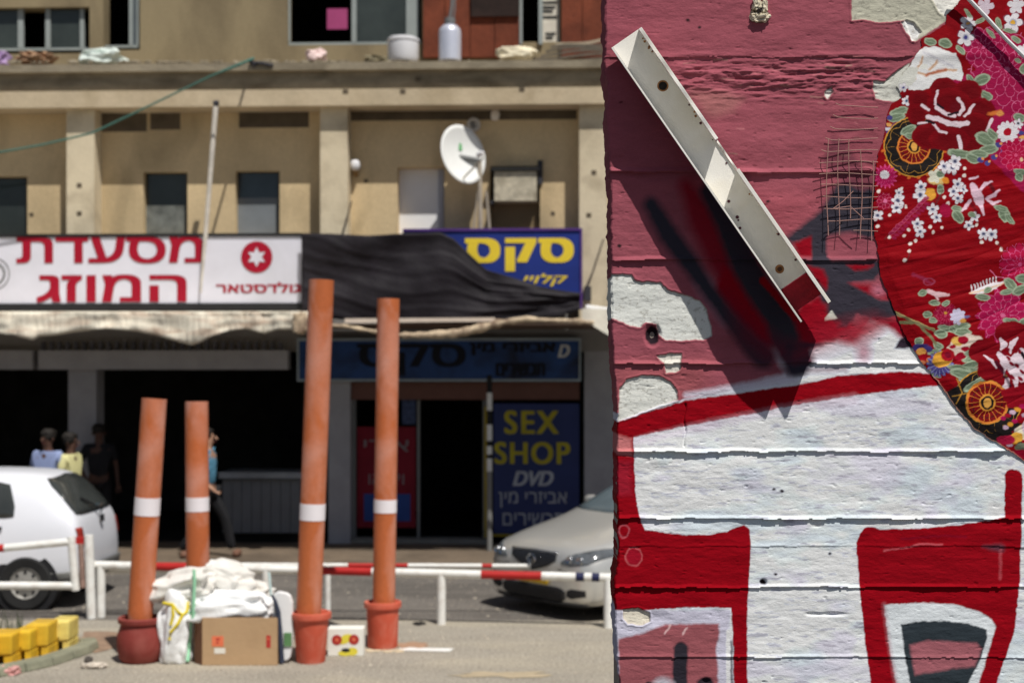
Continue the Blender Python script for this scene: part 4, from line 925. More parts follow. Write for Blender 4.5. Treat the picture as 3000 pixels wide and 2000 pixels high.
part('flap', MB().add([(X0b, Yb - .001, .002), (X0b - .085, Yb + .10, .002), (X0b - .085, Yb + .10, Zt - .005), (X0b, Yb - .001, Zt - .005), (X0b + .002, Yb + .006, .002), (X0b - .083, Yb + .107, .002), (X0b - .083, Yb + .107, Zt - .005), (X0b + .002, Yb + .006, Zt - .005)],
     [(0, 3, 2, 1), (4, 5, 6, 7), (3, 7, 6, 2), (0, 1, 5, 4), (1, 2, 6, 5)]), M('cardboard_shaded', col(112, 76, 56), var=.1, bump=.1), t, label='side flap with shade in its darker brown')  # flap coloured darker than the box to hold its shade
mo = M('print_orange', col(222, 112, 78), bump=0, var=.2); mr_ = M('print_red', col(165, 50, 45), bump=0, var=.2); mwt = M('label_white', col(222, 216, 205), bump=0, var=.1)
def bpr(name, x0, y0, x1, y1, m, o=.002): a, b = bxp(x0, y1), bxp(x1, y0); part(name, MB().box((a.x, Yb - o, a.z), (b.x, Yb - .0005, b.z)), m, t)
bpr('orange_print', 621, 1862, 655, 1892, mo); bpr('red_print', 633, 1868, 644, 1874, mr_, .003); bpr('red_print', 634, 1878, 640, 1884, mr_, .003); bpr('white_label', 628, 1897, 660, 1913, mwt); bpr('red_print', 780, 1860, 793, 1896, mr_); bpr('pale_print', 783, 1868, 789, 1872, mo, .003)
# white foam and black strap
fy = 12.02
t = thing('foam_board', 'rounded white foam sheet edged by a dark blue-black strip beside the box', 'foam sheet', (wp(840, 1900, fy).x, fy, 0))
out = [(800, 1935), (800, 1740), (815, 1732), (838, 1736), (850, 1744), (857, 1765), (858, 1860), (856, 1890), (850, 1925), (840, 1935)]
mb = MB(); F_ = [wp(x, y, fy) for x, y in out]; n_ = len(F_)
zf = min(p.z for p in F_)
for p in F_: p.z = max(p.z, 0.004)
mb.add(F_ + [p + Vector((0, .06, 0)) for p in F_], [tuple(range(n_))[::-1], tuple(range(n_, 2 * n_))] + [(i, (i + 1) % n_, n_ + (i + 1) % n_, n_ + i) for i in range(n_)])
part('sheet', mb, M('foam_white', col(238, 238, 240), var=.03, bump=.1), t, bevel=.01)
part('edge_strip', MB().tube([wp(x, y, fy - .03) for x, y in [(797, 1742), (806, 1760), (815, 1790), (820, 1850), (823, 1900), (826, 1940)]], [.010, .016, .02, .022, .022, .022], 8), M('navy_edging', col(50, 56, 72), var=.2, bump=0), t, smooth=True)
part('clear_tape', MB().tube([wp(788, 1675, fy), wp(794, 1742, fy)], .012, 6), M('pale_tape', col(185, 205, 205), bump=0), t)
part('green_print', MB().box(wp(832, 1892, fy - .012), wp(855, 1852, fy - .002)), M('print_green', col(90, 130, 85), var=.3), t)
# white card box with two red discs
Yw = gp(1010, 1921).y
t = thing('card_box', 'small white box printed with two red discs and yellow patches between the terracotta pots', 'box', wp(1012, 1921, Yw))
a, b = wp(960, 1921, Yw), wp(1064, 1840, Yw); a.z = .002
part('carton', MB().box(a, (b.x, Yw + .16, b.z)), M('carton_white', col(232, 226, 215), var=.05, bump=.05), t, bevel=.004)
def disc(name, cx, cy, rx, ry, m, o, par=t):
    c = wp(cx, cy, Yw); c.y = Yw - o; k = Yw / FPX; vs = [c + Vector((math.cos(q) * rx * k, 0, math.sin(q) * ry * k)) for q in [i * 2 * math.pi / 24 for i in range(24)]]
    part(name, MB().add(vs, [tuple(range(24))]), m, par)
my_ = M('yellow_ink', col(232, 205, 70), bump=0)
disc('yellow_patch', 1000, 1876, 22, 10, my_, .0015); disc('yellow_patch', 1020, 1868, 20, 12, my_, .0018); disc('yellow_patch', 1032, 1907, 16, 12, my_, .0015); disc('yellow_patch', 1010, 1912, 20, 8, my_, .002)
disc('red_disc', 987, 1873, 15, 15, mr_, .003); disc('red_disc', 1037, 1872, 15, 15, mr_, .003)
disc('orange_centre', 987, 1873, 5, 5, mo, .004); disc('orange_centre', 1037, 1872, 5, 5, mo, .004)
disc('black_slot', 1013, 1903, 13, 6, m_black, .003)
# rubble by the right pot
mb = MB()
for i in range(26):
    p = gp(random.uniform(1075, 1175), random.uniform(1903, 1910)); s_ = random.uniform(.008, .03); mb.blob(p, (s_ * 1.6, s_, s_ * .5), i, .5, 1, floor=.001)
single('rubble', mb, m_band2, 'small crumbs of rubble at the foot of the right terracotta pot', 'rubble', kind='stuff')
# yellow blocks
def yblock(x0, x1, yt, yb, lab, c, seed):
    Y = gp((x0 + x1) / 2, yb).y; m = M('yellow_%d' % seed, c, rough=.6, var=.12, scale=4, bump=.1, stain=col(140, 105, 40), stain_scale=6, stain_amt=.7)
    a, b = wp(x0, yb, Y), wp(x1, yt, Y)
    t = thing('traffic_block', lab, 'plastic block', (a.x, Y, 0), group='yellow plastic blocks in a row on the kerb'); h = b.z
    W = b.x - a.x; mb = MB()
    mb.box((a.x + .004, Y, .09), (b.x - .004, Y + .30, h))
    part('body', mb, m, t, bevel=.018)
    mb = MB().box((a.x + .004, Y + .01, .002), (a.x + W * .34, Y + .29, .09)); mb.box((b.x - W * .34, Y + .01, .002), (b.x - .004, Y + .29, .09)); part('foot', mb, m, t, bevel=.008)
    part('side_rib', MB().box((a.x + W * .45, Y - .012, .13), (a.x + W * .56, Y - .001, h - .03)), m, t)
yblock(140, 203, 1818, 1908, 'pale yellow plastic block at the right end of the row on the kerb', col(222, 200, 112), 1)
yblock(72, 142, 1828, 1925, 'middle yellow plastic block of the row on the kerb', col(208, 170, 50), 2)
yblock(32, 90, 1848, 1938, 'yellow plastic block second from the left frame edge', col(212, 174, 45), 3)
yblock(-45, 36, 1858, 1952, 'nearest yellow plastic block cut off at the left frame edge', col(208, 166, 42), 4)
yblock(-140, -50, 1872, 1972, 'yellow plastic block outside the left edge of the row', col(222, 182, 38), 5)
# kerb edge in front of the blocks
t = thing('kerb_edging', None, None, (0, 0, 0), kind='structure')
m_ke = M('greenish_kerb', col(138, 138, 118, .9), var=.2, scale=5, bump=.4, stain=col(95, 100, 85), stain_scale=3, stain_amt=.6)
kp = [(-260, 2010), (-120, 1995), (0, 1984), (80, 1968), (160, 1950), (220, 1930), (270, 1912), (292, 1897), (285, 1888)]
for (x0, y0), (x1, y1) in zip(kp, kp[1:]):
    p, q = gp(x0, y0), gp(x1, y1); d = (q - p); L = d.length; d.normalize(); nrm = Vector((-d.y, d.x, 0)); g_ = d * .006
    h = .075; c0 = [p + g_, q - g_, q - g_ + nrm * .16, p + g_ + nrm * .16]; c1 = [v + Vector((0, 0, h)) for v in [c0[0] + nrm * .02, c0[1] + nrm * .02, c0[2], c0[3]]]
    part('kerb_stone', MB().add(c0 + c1, [(0, 3, 2, 1), (4, 5, 6, 7), (0, 1, 5, 4), (1, 2, 6, 5), (2, 3, 7, 6), (3, 0, 4, 7)]), m_ke, t, bevel=.012)
t = thing('crushed_can', 'small crushed pale tray lying on the paving left of the maroon pot', 'litter', gp(275, 1960))
c = gp(275, 1955); part('tray', MB().blob(c + Vector((0, 0, .02)), (.10, .05, .022), 3, .35, 4, 2.5, floor=.003), M('grimy_tray', col(196, 186, 172), var=.3, scale=25), t, smooth=True)
part('lid', MB().blob(c + Vector((-.05, .02, .06)), (.03, .03, .035), 5, .4, 3, 2), M('dark_lid', col(85, 80, 75)), t, smooth=True)
wblob('paper_litter', -10, 1950, 55, 1978, gp(20, 1975).y, .06, M('pink_litter', col(200, 150, 145), var=.3, scale=20), 'pinkish scrap of litter in front of the leftmost yellow block', 'litter', 31, .5, 2, floor=.003)
# weeds behind the yellow blocks
t = thing('weed_tuft', 'thin dark weeds sprouting behind the yellow blocks', 'plant', gp(35, 1880)); 
mb = MB(); r_ = random.Random(5)
for i in range(60):
    b = gp(r_.uniform(-60, 60), 1890); h = r_.uniform(.18, .34); dx = r_.uniform(-.06, .06)
    mb.add([b, b + Vector((.012, 0, 0)), b + Vector((dx * .5 + .008, .01, h * .6)), b + Vector((dx, .02, h)), b + Vector((dx * .5, .01, h * .6))], [(0, 1, 2, 4), (4, 2, 3)])
part('leaves', mb, M('weed_green', (.05, .065, .03), var=.4, bump=0), t, kind='stuff')
# leaf litter specks on plaza, road
t = thing('gravel_specks', None, None, (0, 0, 0), kind='stuff')
mb = MB(); r_ = random.Random(9)
for i in range(1500):
    p = gp(r_.uniform(-100, 1850), 1100 + (CH * FPX) / r_.uniform(11.2, 17.4)); s_ = r_.uniform(.004, .014) * (1 if r_.random() < .9 else 2)
    a = r_.uniform(0, 6.28); mb.add([p + Vector((math.cos(a + k * 2.1) * s_, math.sin(a + k * 2.1) * s_, .002)) for k in range(3)] + [p + Vector((0, 0, s_ * .6 + .002))], [(0, 1, 3), (1, 2, 3), (2, 0, 3)])
part('specks', mb, M('speck', col(170, 160, 145), var=.5, scale=2), t, kind='stuff')
# ------------------------------------------------------------------ the mural wall (painted in plan on a fine relief mesh)
YW = FPX / 1000.0          # depth at which one picture pixel is a millimetre
_lat = RNG.rand(256, 256)
def vnoise(x, y, seed=0):
    x = x + seed * 17.3; y = y + seed * 41.7
    xi = np.floor(x).astype(int); yi = np.floor(y).astype(int); fx = x - xi; fy = y - yi
    fx = fx * fx * (3 - 2 * fx); fy = fy * fy * (3 - 2 * fy); g = lambda a, b: _lat[a & 255, b & 255]
    return (g(xi, yi) * (1 - fx) + g(xi + 1, yi) * fx) * (1 - fy) + (g(xi, yi + 1) * (1 - fx) + g(xi + 1, yi + 1) * fx) * fy
def fbm(x, y, o=4, seed=0):
    s = 0; a = .5; t = 0
    for i in range(o): s = s + a * vnoise(x * 2 ** i, y * 2 ** i, seed + i * 3); t += a; a *= .55
    return s / t
def C3(c): return np.array([lin(v) / G for v in c])
class Canvas:
    def __init__(s, X, Y, base, wob=3.0, wsc=14.0):
        s.X, s.Y = X, Y
        s.XW = X + wob * 2 * (fbm(X / wsc, Y / wsc, 3, 5) - .5); s.YW = Y + wob * 2 * (fbm(X / wsc, Y / wsc, 3, 9) - .5)
        s.C = np.tile(C3(base), (X.size, 1)); s.fine = fbm(X / 5, Y / 3, 3, 2)
    def put(s, idx, a, c):
        c = C3(c) if len(c) == 3 and max(c) > 1.5 else np.array(c); a = a[:, None]; s.C[idx] = s.C[idx] * (1 - a) + c * a
    def box(s, x0, y0, x1, y1): return np.nonzero((s.X > x0) & (s.X < x1) & (s.Y > y0) & (s.Y < y1))[0]
    def sd(s, pts, idx):
        x, y = s.XW[idx], s.YW[idx]; P = np.array(pts, float); d = np.full(x.shape, 1e9); ins = np.zeros(x.shape, bool)
        for i in range(len(P)):
            a, b = P[i], P[(i + 1) % len(P)]; e = b - a; L = (e @ e) or 1e-9
            t = np.clip(((x - a[0]) * e[0] + (y - a[1]) * e[1]) / L, 0, 1)
            d = np.minimum(d, np.hypot(x - a[0] - t * e[0], y - a[1] - t * e[1]))
            if e[1] != 0:
                c = ((a[1] > y) != (b[1] > y)) & (x < e[0] * (y - a[1]) / e[1] + a[0]); ins ^= c
        return np.where(ins, -d, d)
    def poly(s, pts, c, soft=3, op=1.0, ret=False):
        P = np.array(pts); m = soft + 12; i = s.box(P[:, 0].min() - m, P[:, 1].min() - m, P[:, 0].max() + m, P[:, 1].max() + m)
        if not i.size: return
        a = np.clip(.5 - s.sd(pts, i) / soft, 0, 1) * op; s.put(i, a, c)
        if ret: return i, a
    def stroke(s, pts, w, c, soft=3, op=1.0):
        P = np.array(pts, float); ws = w if isinstance(w, (list, tuple)) else [w] * len(P); m = max(ws) + soft + 12
        i = s.box(P[:, 0].min() - m, P[:, 1].min() - m, P[:, 0].max() + m, P[:, 1].max() + m)
        if not i.size: return
        x, y = s.XW[i], s.YW[i]; d = np.full(x.shape, 1e9)
        for k in range(len(P) - 1):
            a, b = P[k], P[k + 1]; e = b - a; L = (e @ e) or 1e-9; t = np.clip(((x - a[0]) * e[0] + (y - a[1]) * e[1]) / L, 0, 1)
            d = np.minimum(d, np.hypot(x - a[0] - t * e[0], y - a[1] - t * e[1]) - (ws[k] + (ws[k + 1] - ws[k]) * t) / 2)
        s.put(i, np.clip(.5 - d / soft, 0, 1) * op, c)
    def ell(s, cx, cy, rx, ry, c, soft=2, op=1.0, ang=0, ring=0):
        m = max(rx, ry) + soft + 8; i = s.box(cx - m, cy - m, cx + m, cy + m)
        if not i.size: return
        x, y = s.XW[i] - cx, s.YW[i] - cy; ca, sa = math.cos(ang), math.sin(ang); u, v = (x * ca + y * sa) / rx, (-x * sa + y * ca) / ry
        r = np.hypot(u, v); d = (r - 1) * min(rx, ry)
        if ring: d = np.abs(d) - ring / 2
        s.put(i, np.clip(.5 - d / soft, 0, 1) * op, c)
    def star(s, cx, cy, R, n, c, inner=.55, rot=0, soft=2, p=.8, sq=1.0, op=1):
        m = R + soft + 8; i = s.box(cx - m, cy - m, cx + m, cy + m)
        if not i.size: return
        x, y = s.XW[i] - cx, (s.YW[i] - cy) / sq; r = np.hypot(x, y); th = np.arctan2(y, x) + rot
        d = r - R * (inner + (1 - inner) * np.abs(np.cos(n * th / 2)) ** p); s.put(i, np.clip(.5 - d / soft, 0, 1) * op, c)
    def polar(s, cx, cy, R, fn, c, op=1, y0=0):
        i = s.box(cx - R, cy - R, cx + R, cy + R)
        if not i.size: return
        x, y = s.XW[i] - cx, s.YW[i] - cy; r = np.hypot(x, y); th = np.arctan2(y, x); s.put(i, np.clip(fn(r, th), 0, 1) * op * (r < R), c)

MAUVE = (150, 80, 91); RED = (142, 4, 20); WHI = (222, 227, 236); BLK = (54, 51, 61); PLAS = (212, 211, 200)
def paint_wall(X, Y):
    s = Canvas(X, Y, MAUVE)
    n = fbm(X / 60, Y / 30, 4, 1)[:, None]; s.C *= .88 + .26 * n
    f = fbm(X / 14, Y / 4, 3, 22); s.C *= (.93 + .14 * f)[:, None]
    # orange-red fade in middle left
    s.poly([(1790, 1060), (2080, 1060), (2050, 1170), (1790, 1230)], (165, 90, 92), 60, .5)
    s.poly([(2050, 560), (2400, 560), (2400, 860), (2080, 800)], (158, 78, 88), 60, .5)
    # white letter field
    s.poly([(1790, 1215), (1990, 1172), (2330, 1105), (2560, 1075), (3200, 1060), (3200, 2200), (1790, 2200)], WHI, 6)
    s.stroke([(2010, 1158), (2200, 1130), (2330, 1104)], [14, 26, 34], (205, 200, 214), 16, .9)
    s.stroke([(2060, 830), (2110, 890), (2130, 930)], [30, 50, 30], (190, 150, 170), 50, .6)
    s.poly([(2270, 960), (2330, 1000), (2345, 1060), (2300, 1095), (2260, 1030)], (200, 205, 215), 22, .95)
    s.poly([(2330, 1020), (2400, 985), (2500, 1010), (2560, 935), (2640, 960), (2700, 1020), (2760, 1100), (2600, 1125), (2420, 1135), (2330, 1100)], WHI, 26)
    s.poly([(2430, 985), (2560, 930), (2640, 915), (2560, 985), (2510, 1005)], (165, 40, 55), 40, .8)
    s.ell(2530, 1030, 22, 30, (170, 90, 110), 30, .7)
    s.poly([(2250, 1085), (2340, 1060), (2370, 1075), (2490, 1070), (2480, 1090), (2330, 1098)], (110, 60, 72), 16, .55)
    # grey-blue and pink tints in the white
    w = s.box(1800, 1140, 3300, 2100); k = np.clip((fbm(X[w] / 150, Y[w] / 60, 3, 31) - .52) * 5, 0, 1) * .35; s.put(w, k * 1.1 * (s.C[w][:, 1] > .5), (176, 198, 204))
    k = np.clip((fbm(X[w] / 130, Y[w] / 70, 3, 37) - .5) * 5, 0, 1) * .35; s.put(w, k * 1.1 * (s.C[w][:, 1] > .4), (198, 184, 204))
    k = np.clip((fbm(X[w] / 40, Y[w] / 7, 3, 47) - .64) * 9, 0, 1) * .55; s.put(w, k * (s.C[w][:, 1] > .35), (142, 136, 150))
    # red strokes
    s.poly([(1800, 1238), (1900, 1205), (2020, 1170), (2200, 1146), (2330, 1128), (2450, 1102), (2540, 1094), (2640, 1088), (2760, 1096), (2760, 1128), (2640, 1140), (2460, 1165), (2330, 1186), (2200, 1212), (2000, 1250), (1850, 1282), (1800, 1290)], RED, 5)
    s.stroke([(1850, 1300), (2000, 1262), (2300, 1200), (2500, 1168)], 18, (215, 190, 205), 30, .5)
    s.poly([(1795, 1260), (1855, 1275), (1858, 1330), (1862, 1450), (1872, 1510), (1890, 1552), (2000, 1566), (2070, 1566), (2130, 1556), (2160, 1543), (2180, 1537), (2196, 1548), (2200, 1590), (2196, 1680), (2189, 1780), (2191, 2200), (2150, 2200), (2149, 1900), (2142, 1780), (2000, 1778), (1880, 1788), (1790, 1788)], RED, 3)
    s.poly([(1795, 1268), (1850, 1285), (1852, 1335), (1795, 1330)], (225, 150, 150), 10, .6)
    s.poly([(1795, 1350), (1850, 1350), (1850, 1450), (1795, 1450)], (160, 40, 60), 20, .5)
    # left counter
    s.poly([(1790, 1788), (2140, 1786), (2136, 1845), (2137, 2200), (1790, 2200)], (196, 194, 210), 8)
    s.poly([(1812, 1870), (1880, 1855), (1950, 1828), (2030, 1826), (2105, 1826), (2108, 1850), (2098, 1900), (2104, 1960), (2100, 2200), (1812, 2200)], (152, 86, 92), 8)
    s.stroke([(2142, 1880), (2141, 2200)], 12, (60, 60, 66), 8, .8); s.stroke([(2134, 1850), (2133, 2200)], 12, (228, 230, 232), 4)
    s.stroke([(1995, 1900), (1992, 1960), (1990, 2200)], 42, (45, 42, 50), 8)
    s.ell(1942, 2012, 32, 28, (195, 190, 200), 20); s.ell(2066, 2000, 24, 18, (48, 40, 48), 8); s.stroke([(1948, 1855), (1965, 1830)], 5, (225, 190, 190), 4, .8); s.stroke([(2000, 1855), (2014, 1838)], 5, (225, 190, 190), 4, .8)
    s.ell(1900, 2010, 12, 14, (40, 36, 44), 6)
    # right letter
    s.poly([(2508, 1590), (2520, 1562), (2535, 1545), (2552, 1541), (2580, 1550), (2680, 1548), (2800, 1538), (2900, 1524), (2944, 1514), (2944, 1390), (2952, 1378), (2968, 1373), (2986, 1378), (2996, 1392), (2994, 1500), (2988, 1700), (2970, 1858), (2943, 1930), (2920, 2000), (2880, 2200), (2640, 2200), (2560, 2200), (2552, 2000), (2535, 1880), (2522, 1760)], RED, 3)
    s.poly([(2590, 1770), (2640, 1768), (2720, 1765), (2800, 1770), (2870, 1790), (2905, 1812), (2918, 1832), (2894, 1916), (2868, 2005), (2830, 2200), (2640, 2200), (2626, 2000), (2606, 1900)], (214, 220, 224), 5)
    s.stroke([(2590, 1768), (2604, 1880), (2628, 2010)], 10, (170, 120, 130), 12, .5)
    s.poly([(2640, 1828), (2700, 1818), (2780, 1818), (2840, 1826), (2890, 1842), (2893, 1868), (2868, 1940), (2836, 2000), (2800, 2200), (2690, 2200), (2665, 2000), (2648, 1900)], (48, 56, 62), 5)
    s.poly([(2665, 1888), (2720, 1874), (2860, 1882), (2876, 1900), (2856, 1950), (2760, 1962), (2680, 1975)], (160, 96, 104), 10)
    s.poly([(2580, 1600), (2900, 1585), (2930, 1700), (2580, 1720)], (140, 8, 24), 50, .35)
    s.stroke([(2880, 1600), (2932, 1605)], [6, 26], (70, 60, 75), 14, .7); s.stroke([(2932, 1610), (2930, 1695)], 8, (190, 90, 100), 6, .5); s.stroke([(2590, 1612), (2640, 1606), (2700, 1592), (2760, 1594)], 4, (220, 120, 130), 5, .5)
    s.stroke([(2640, 1578), (2760, 1568), (2830, 1572)], 6, (110, 10, 40), 6, .5)
    # black and red spray round the beam
    R2 = (150, 8, 30)
    s.stroke([(2010, 545), (2060, 640), (2110, 760), (2140, 860)], [40, 90, 80, 30], (140, 14, 34), 40, .9)
    s.poly([(2120, 780), (2190, 800), (2240, 870), (2300, 940), (2400, 860), (2470, 920), (2500, 960), (2400, 1010), (2330, 1030), (2230, 1010), (2150, 930), (2090, 860)], R2, 24)
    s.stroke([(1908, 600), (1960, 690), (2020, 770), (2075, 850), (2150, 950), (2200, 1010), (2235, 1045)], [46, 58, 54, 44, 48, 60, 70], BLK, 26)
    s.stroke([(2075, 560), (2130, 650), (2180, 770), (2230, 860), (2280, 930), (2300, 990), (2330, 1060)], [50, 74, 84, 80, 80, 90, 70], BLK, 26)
    s.poly([(2130, 860), (2200, 930), (2290, 1000), (2400, 1010), (2330, 1075), (2230, 1060), (2160, 1000)], (110, 20, 42), 60, .55)
    s.stroke([(2235, 820), (2330, 930)], [20, 20], (150, 10, 26), 8)
    s.poly([(2310, 1010), (2370, 1000), (2385, 1060), (2360, 1100), (2310, 1100), (2300, 1040)], (48, 44, 56), 22)
    s.poly([(2400, 620), (2450, 540), (2500, 530), (2575, 560), (2580, 690), (2545, 700), (2490, 680), (2430, 690), (2370, 705), (2320, 712), (2296, 700), (2330, 676)], BLK, 18)
    s.poly([(2440, 400), (2480, 420), (2530, 500), (2570, 530), (2530, 560), (2440, 520), (2410, 470)], (112, 60, 72), 14, .85)
    s.poly([(2325, 712), (2380, 690), (2390, 700), (2378, 752), (2345, 752)], (138, 10, 28), 12)
    s.ell(2498, 730, 42, 44, (148, 78, 90), 8); s.stroke([(2400, 690), (2400, 760), (2440, 800)], 44, BLK, 8)
    s.poly([(2340, 762), (2580, 762), (2582, 800), (2560, 822), (2500, 830), (2470, 870), (2480, 950), (2456, 958), (2430, 930), (2400, 870), (2350, 800)], BLK, 16)
    s.poly([(2364, 776), (2410, 790), (2440, 840), (2420, 850), (2385, 812)], (140, 10, 28), 14); s.poly([(2480, 774), (2560, 776), (2540, 790), (2505, 792)], (140, 10, 28), 12)
    s.poly([(2485, 832), (2600, 832), (2620, 880), (2560, 880)], (140, 12, 30), 22); s.ell(2575, 850, 22, 18, (190, 120, 140), 22, .7)
    s.poly([(2425, 800), (2580, 880), (2620, 880), (2630, 925), (2570, 940), (2510, 920), (2480, 958), (2450, 958), (2420, 900)], BLK, 10)
    s.poly([(2560, 935), (2640, 935), (2680, 1010), (2650, 1000), (2600, 955)], (150, 12, 36), 20)
    s.poly([(2620, 1018), (2640, 990), (2660, 985), (2700, 1020), (2622, 1020)], (50, 40, 52), 8)
    s.poly([(2418, 930), (2436, 908), (2452, 934), (2416, 940)], PLAS, 3)
    s.poly([(2345, 880), (2420, 890), (2418, 935), (2460, 945), (2440, 1000), (2370, 1010), (2340, 960)], (145, 10, 30), 24)
    s.poly([(2400, 960), (2560, 930), (2600, 950), (2500, 1000), (2420, 1030), (2330, 1045)], (150, 30, 48), 70, .6)
    s.ell(2378, 1010, 28, 7, (60, 40, 55), 8, .8)
    # bare plaster patches (paint flaked away)
    H_ = np.zeros(X.size)
    patches = [([(1780, 803), (1850, 806), (1858, 820), (1880, 828), (1905, 825), (1935, 830), (1955, 850), (2010, 865), (2050, 880), (2070, 905), (2085, 960), (2086, 984), (2060, 994), (2000, 997), (1950, 996), (1930, 975), (1925, 948), (1892, 944), (1875, 958), (1850, 955), (1812, 938), (1780, 928)], (218, 220, 214)),
               ([(1925, 1042), (1960, 1036), (1996, 1036), (1994, 1080), (1982, 1090), (1952, 1092), (1945, 1060), (1932, 1052)], (220, 216, 205)),
               ([(1815, 1140), (1835, 1112), (1880, 1100), (1930, 1102), (1965, 1118), (1985, 1150), (1985, 1170), (1900, 1198), (1812, 1232)], (218, 219, 212)),
               ([(2492, -40), (2497, 60), (2530, 58), (2580, 66), (2620, 62), (2650, 60), (2660, 80), (2668, 112), (2680, 124), (2705, 108), (2760, 70), (2800, 40), (3100, -40)], (186, 184, 166)),
               ([(2655, 60), (2640, 66), (2672, 122), (2690, 116), (2700, 95), (2680, 70)], (228, 226, 220)),
               ([(2720, -20), (2750, 30), (2780, 60), (2830, -20)], (224, 222, 214)),
               ([(2558, 236), (2590, 240), (2620, 215), (2660, 188), (2760, 160), (2760, 290), (2620, 300), (2564, 288), (2560, 262)], (200, 200, 190)),
               ([(1826, 1786), (1870, 1780), (1902, 1795), (1905, 1820), (1880, 1830), (1840, 1826), (1826, 1810)], (226, 216, 198)),
               ([(2196, 48), (2212, 8), (2240, 4), (2252, 50), (2230, 66), (2200, 62)], (205, 196, 175)),
               ([(2418, 265), (2436, 256), (2440, 272), (2424, 290), (2414, 280)], (225, 220, 212))]
    for pts, c in patches:
        P = np.array(pts); i = s.box(P[:, 0].min() - 20, P[:, 1].min() - 20, P[:, 0].max() + 20, P[:, 1].max() + 20); d = s.sd(pts, i)
        a = np.clip(.5 - d / 3, 0, 1); s.put(i, a, c); H_[i] = H_[i] - .0035 * a
        H_[i] += .002 * np.clip(1 - np.abs(d - 4) / 4, 0, 1)          # curled paint edge
        k = np.clip((fbm(X[i] / 10, Y[i] / 8, 3, 51) - .62) * 8, 0, 1) * a * .5; s.put(i, k, (140, 136, 125))
        k = np.clip(1 - np.abs(d + 1) / 2.4, 0, 1) * .5; s.put(i, k, (120, 112, 100))
    s.ell(1912, 982, 20, 28, (38, 28, 34), 5)
    s.ell(2225, 36, 9, 10, (25, 20, 20), 5)
    s.ell(1828, 1555, 15, 18, (190, 100, 110), 4, .7, ring=4); s.ell(1857, 1630, 24, 26, (205, 110, 115), 4, .6, ring=4); s.ell(1857, 1630, 22, 24, (160, 24, 48), 4, .5)
    for (x, y, r) in [(2236, 1704, 8), (2272, 1680, 4), (2290, 1438, 5), (2432, 1620, 4), (2268, 1432, 4), (2250, 590, 4), (1815, 720, 5), (2015, 60, 4), (2050, 80, 4)]:
        s.ell(x, y, r * 1.3, r, (38, 30, 32), 4); 
    i = s.box(2140, 1600, 2300, 1800)
    s.ell(1818, 300, 6, 3, (90, 40, 50), 3)
    # groups of scratches where the wire mesh was, small chips
    r_ = random.Random(3)
    for k in range(60):
        x, y = r_.uniform(1990, 2560), r_.uniform(150, 470)
        if k < 34: y = r_.uniform(180, 300)
        L = r_.uniform(6, 40); s.stroke([(x, y), (x + L, y + r_.uniform(-3, 4))], r_.uniform(2, 5), r_.choice([(95, 40, 55), (190, 120, 125), (150, 125, 110)]), 4, r_.uniform(.3, .8))
    s.poly([(2020, 265), (2130, 270), (2180, 290), (2150, 325), (2090, 345), (2060, 330)], (165, 112, 108), 30, .6)
    return s.C, H_

def edge_x(y):
    return np.interp(y, [-600, 0, 155, 175, 250, 330, 420, 560, 640, 760, 900, 1000, 1080, 1150, 1330, 1500, 1650, 1690, 1730, 1850, 1950, 2000, 3530],
                     [1776, 1772, 1774, 1768, 1782, 1778, 1782, 1791, 1789, 1792, 1791, 1794, 1798, 1806, 1808, 1810, 1812, 1802, 1800, 1805, 1808, 1815, 1815]) + 3 * (fbm(y / 22, y * 0 + 3.3, 4, 8) - .5) * 2
JO = [(168, .003, 16), (505, .0105, 11), (762, .0075, 10), (1065, .0075, 9), (1324, .0075, 9), (1519, .0072, 9), (1600, .0015, 8), (1720, .0056, 8), (1925, .0034, 8)]
ys = np.concatenate([np.arange(-540, -20, 24), np.arange(-20, 2022, 2.5), np.arange(2040, 3530, 24)])
xs = np.concatenate([[0], np.arange(4, 1240, 2.5), np.arange(1250, 2300, 24)])
XX, YY = np.meshgrid(xs, ys); ex = edge_x(YY)
PX = 1790 + XX + (ex - 1790) * np.clip(1 - XX / 160, 0, 1); PY = YY
fx, fy_ = PX.ravel(), PY.ravel()
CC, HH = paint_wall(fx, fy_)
H0 = (fbm(fx / 120, fy_ / 60, 4, 60) - .5) * .007 + (fbm(fx / 34, fy_ / 7, 4, 61) - .5) * .0012 + (fbm(fx / 7, fy_ / 4, 2, 62) - .5) * .0006
FAB = [(2813, -60), (2813, 0), (2773, 45), (2769, 71), (2746, 85), (2697, 115), (2700, 135), (2690, 150), (2660, 195), (2640, 225), (2625, 250), (2640, 285), (2612, 303), (2597, 340), (2595, 370), (2586, 410), (2570, 455), (2563, 500), (2560, 562), (2557, 634), (2561, 696), (2568, 717), (2579, 811), (2608, 882), (2639, 962), (2668, 1012), (2693, 1056), (2728, 1096), (2764, 1145), (2800, 1197), (2853, 1257), (2905, 1290), (2960, 1322), (3000, 1352), (3080, 1380), (3200, 1400), (3500, 1400), (3500, -60)]
cvf = Canvas(fx, fy_, MAUVE, wob=0); di = cvf.sd(FAB, np.arange(fx.size)); damp = np.clip(di / 16, 0.05, 1)
J = np.zeros(fx.size)
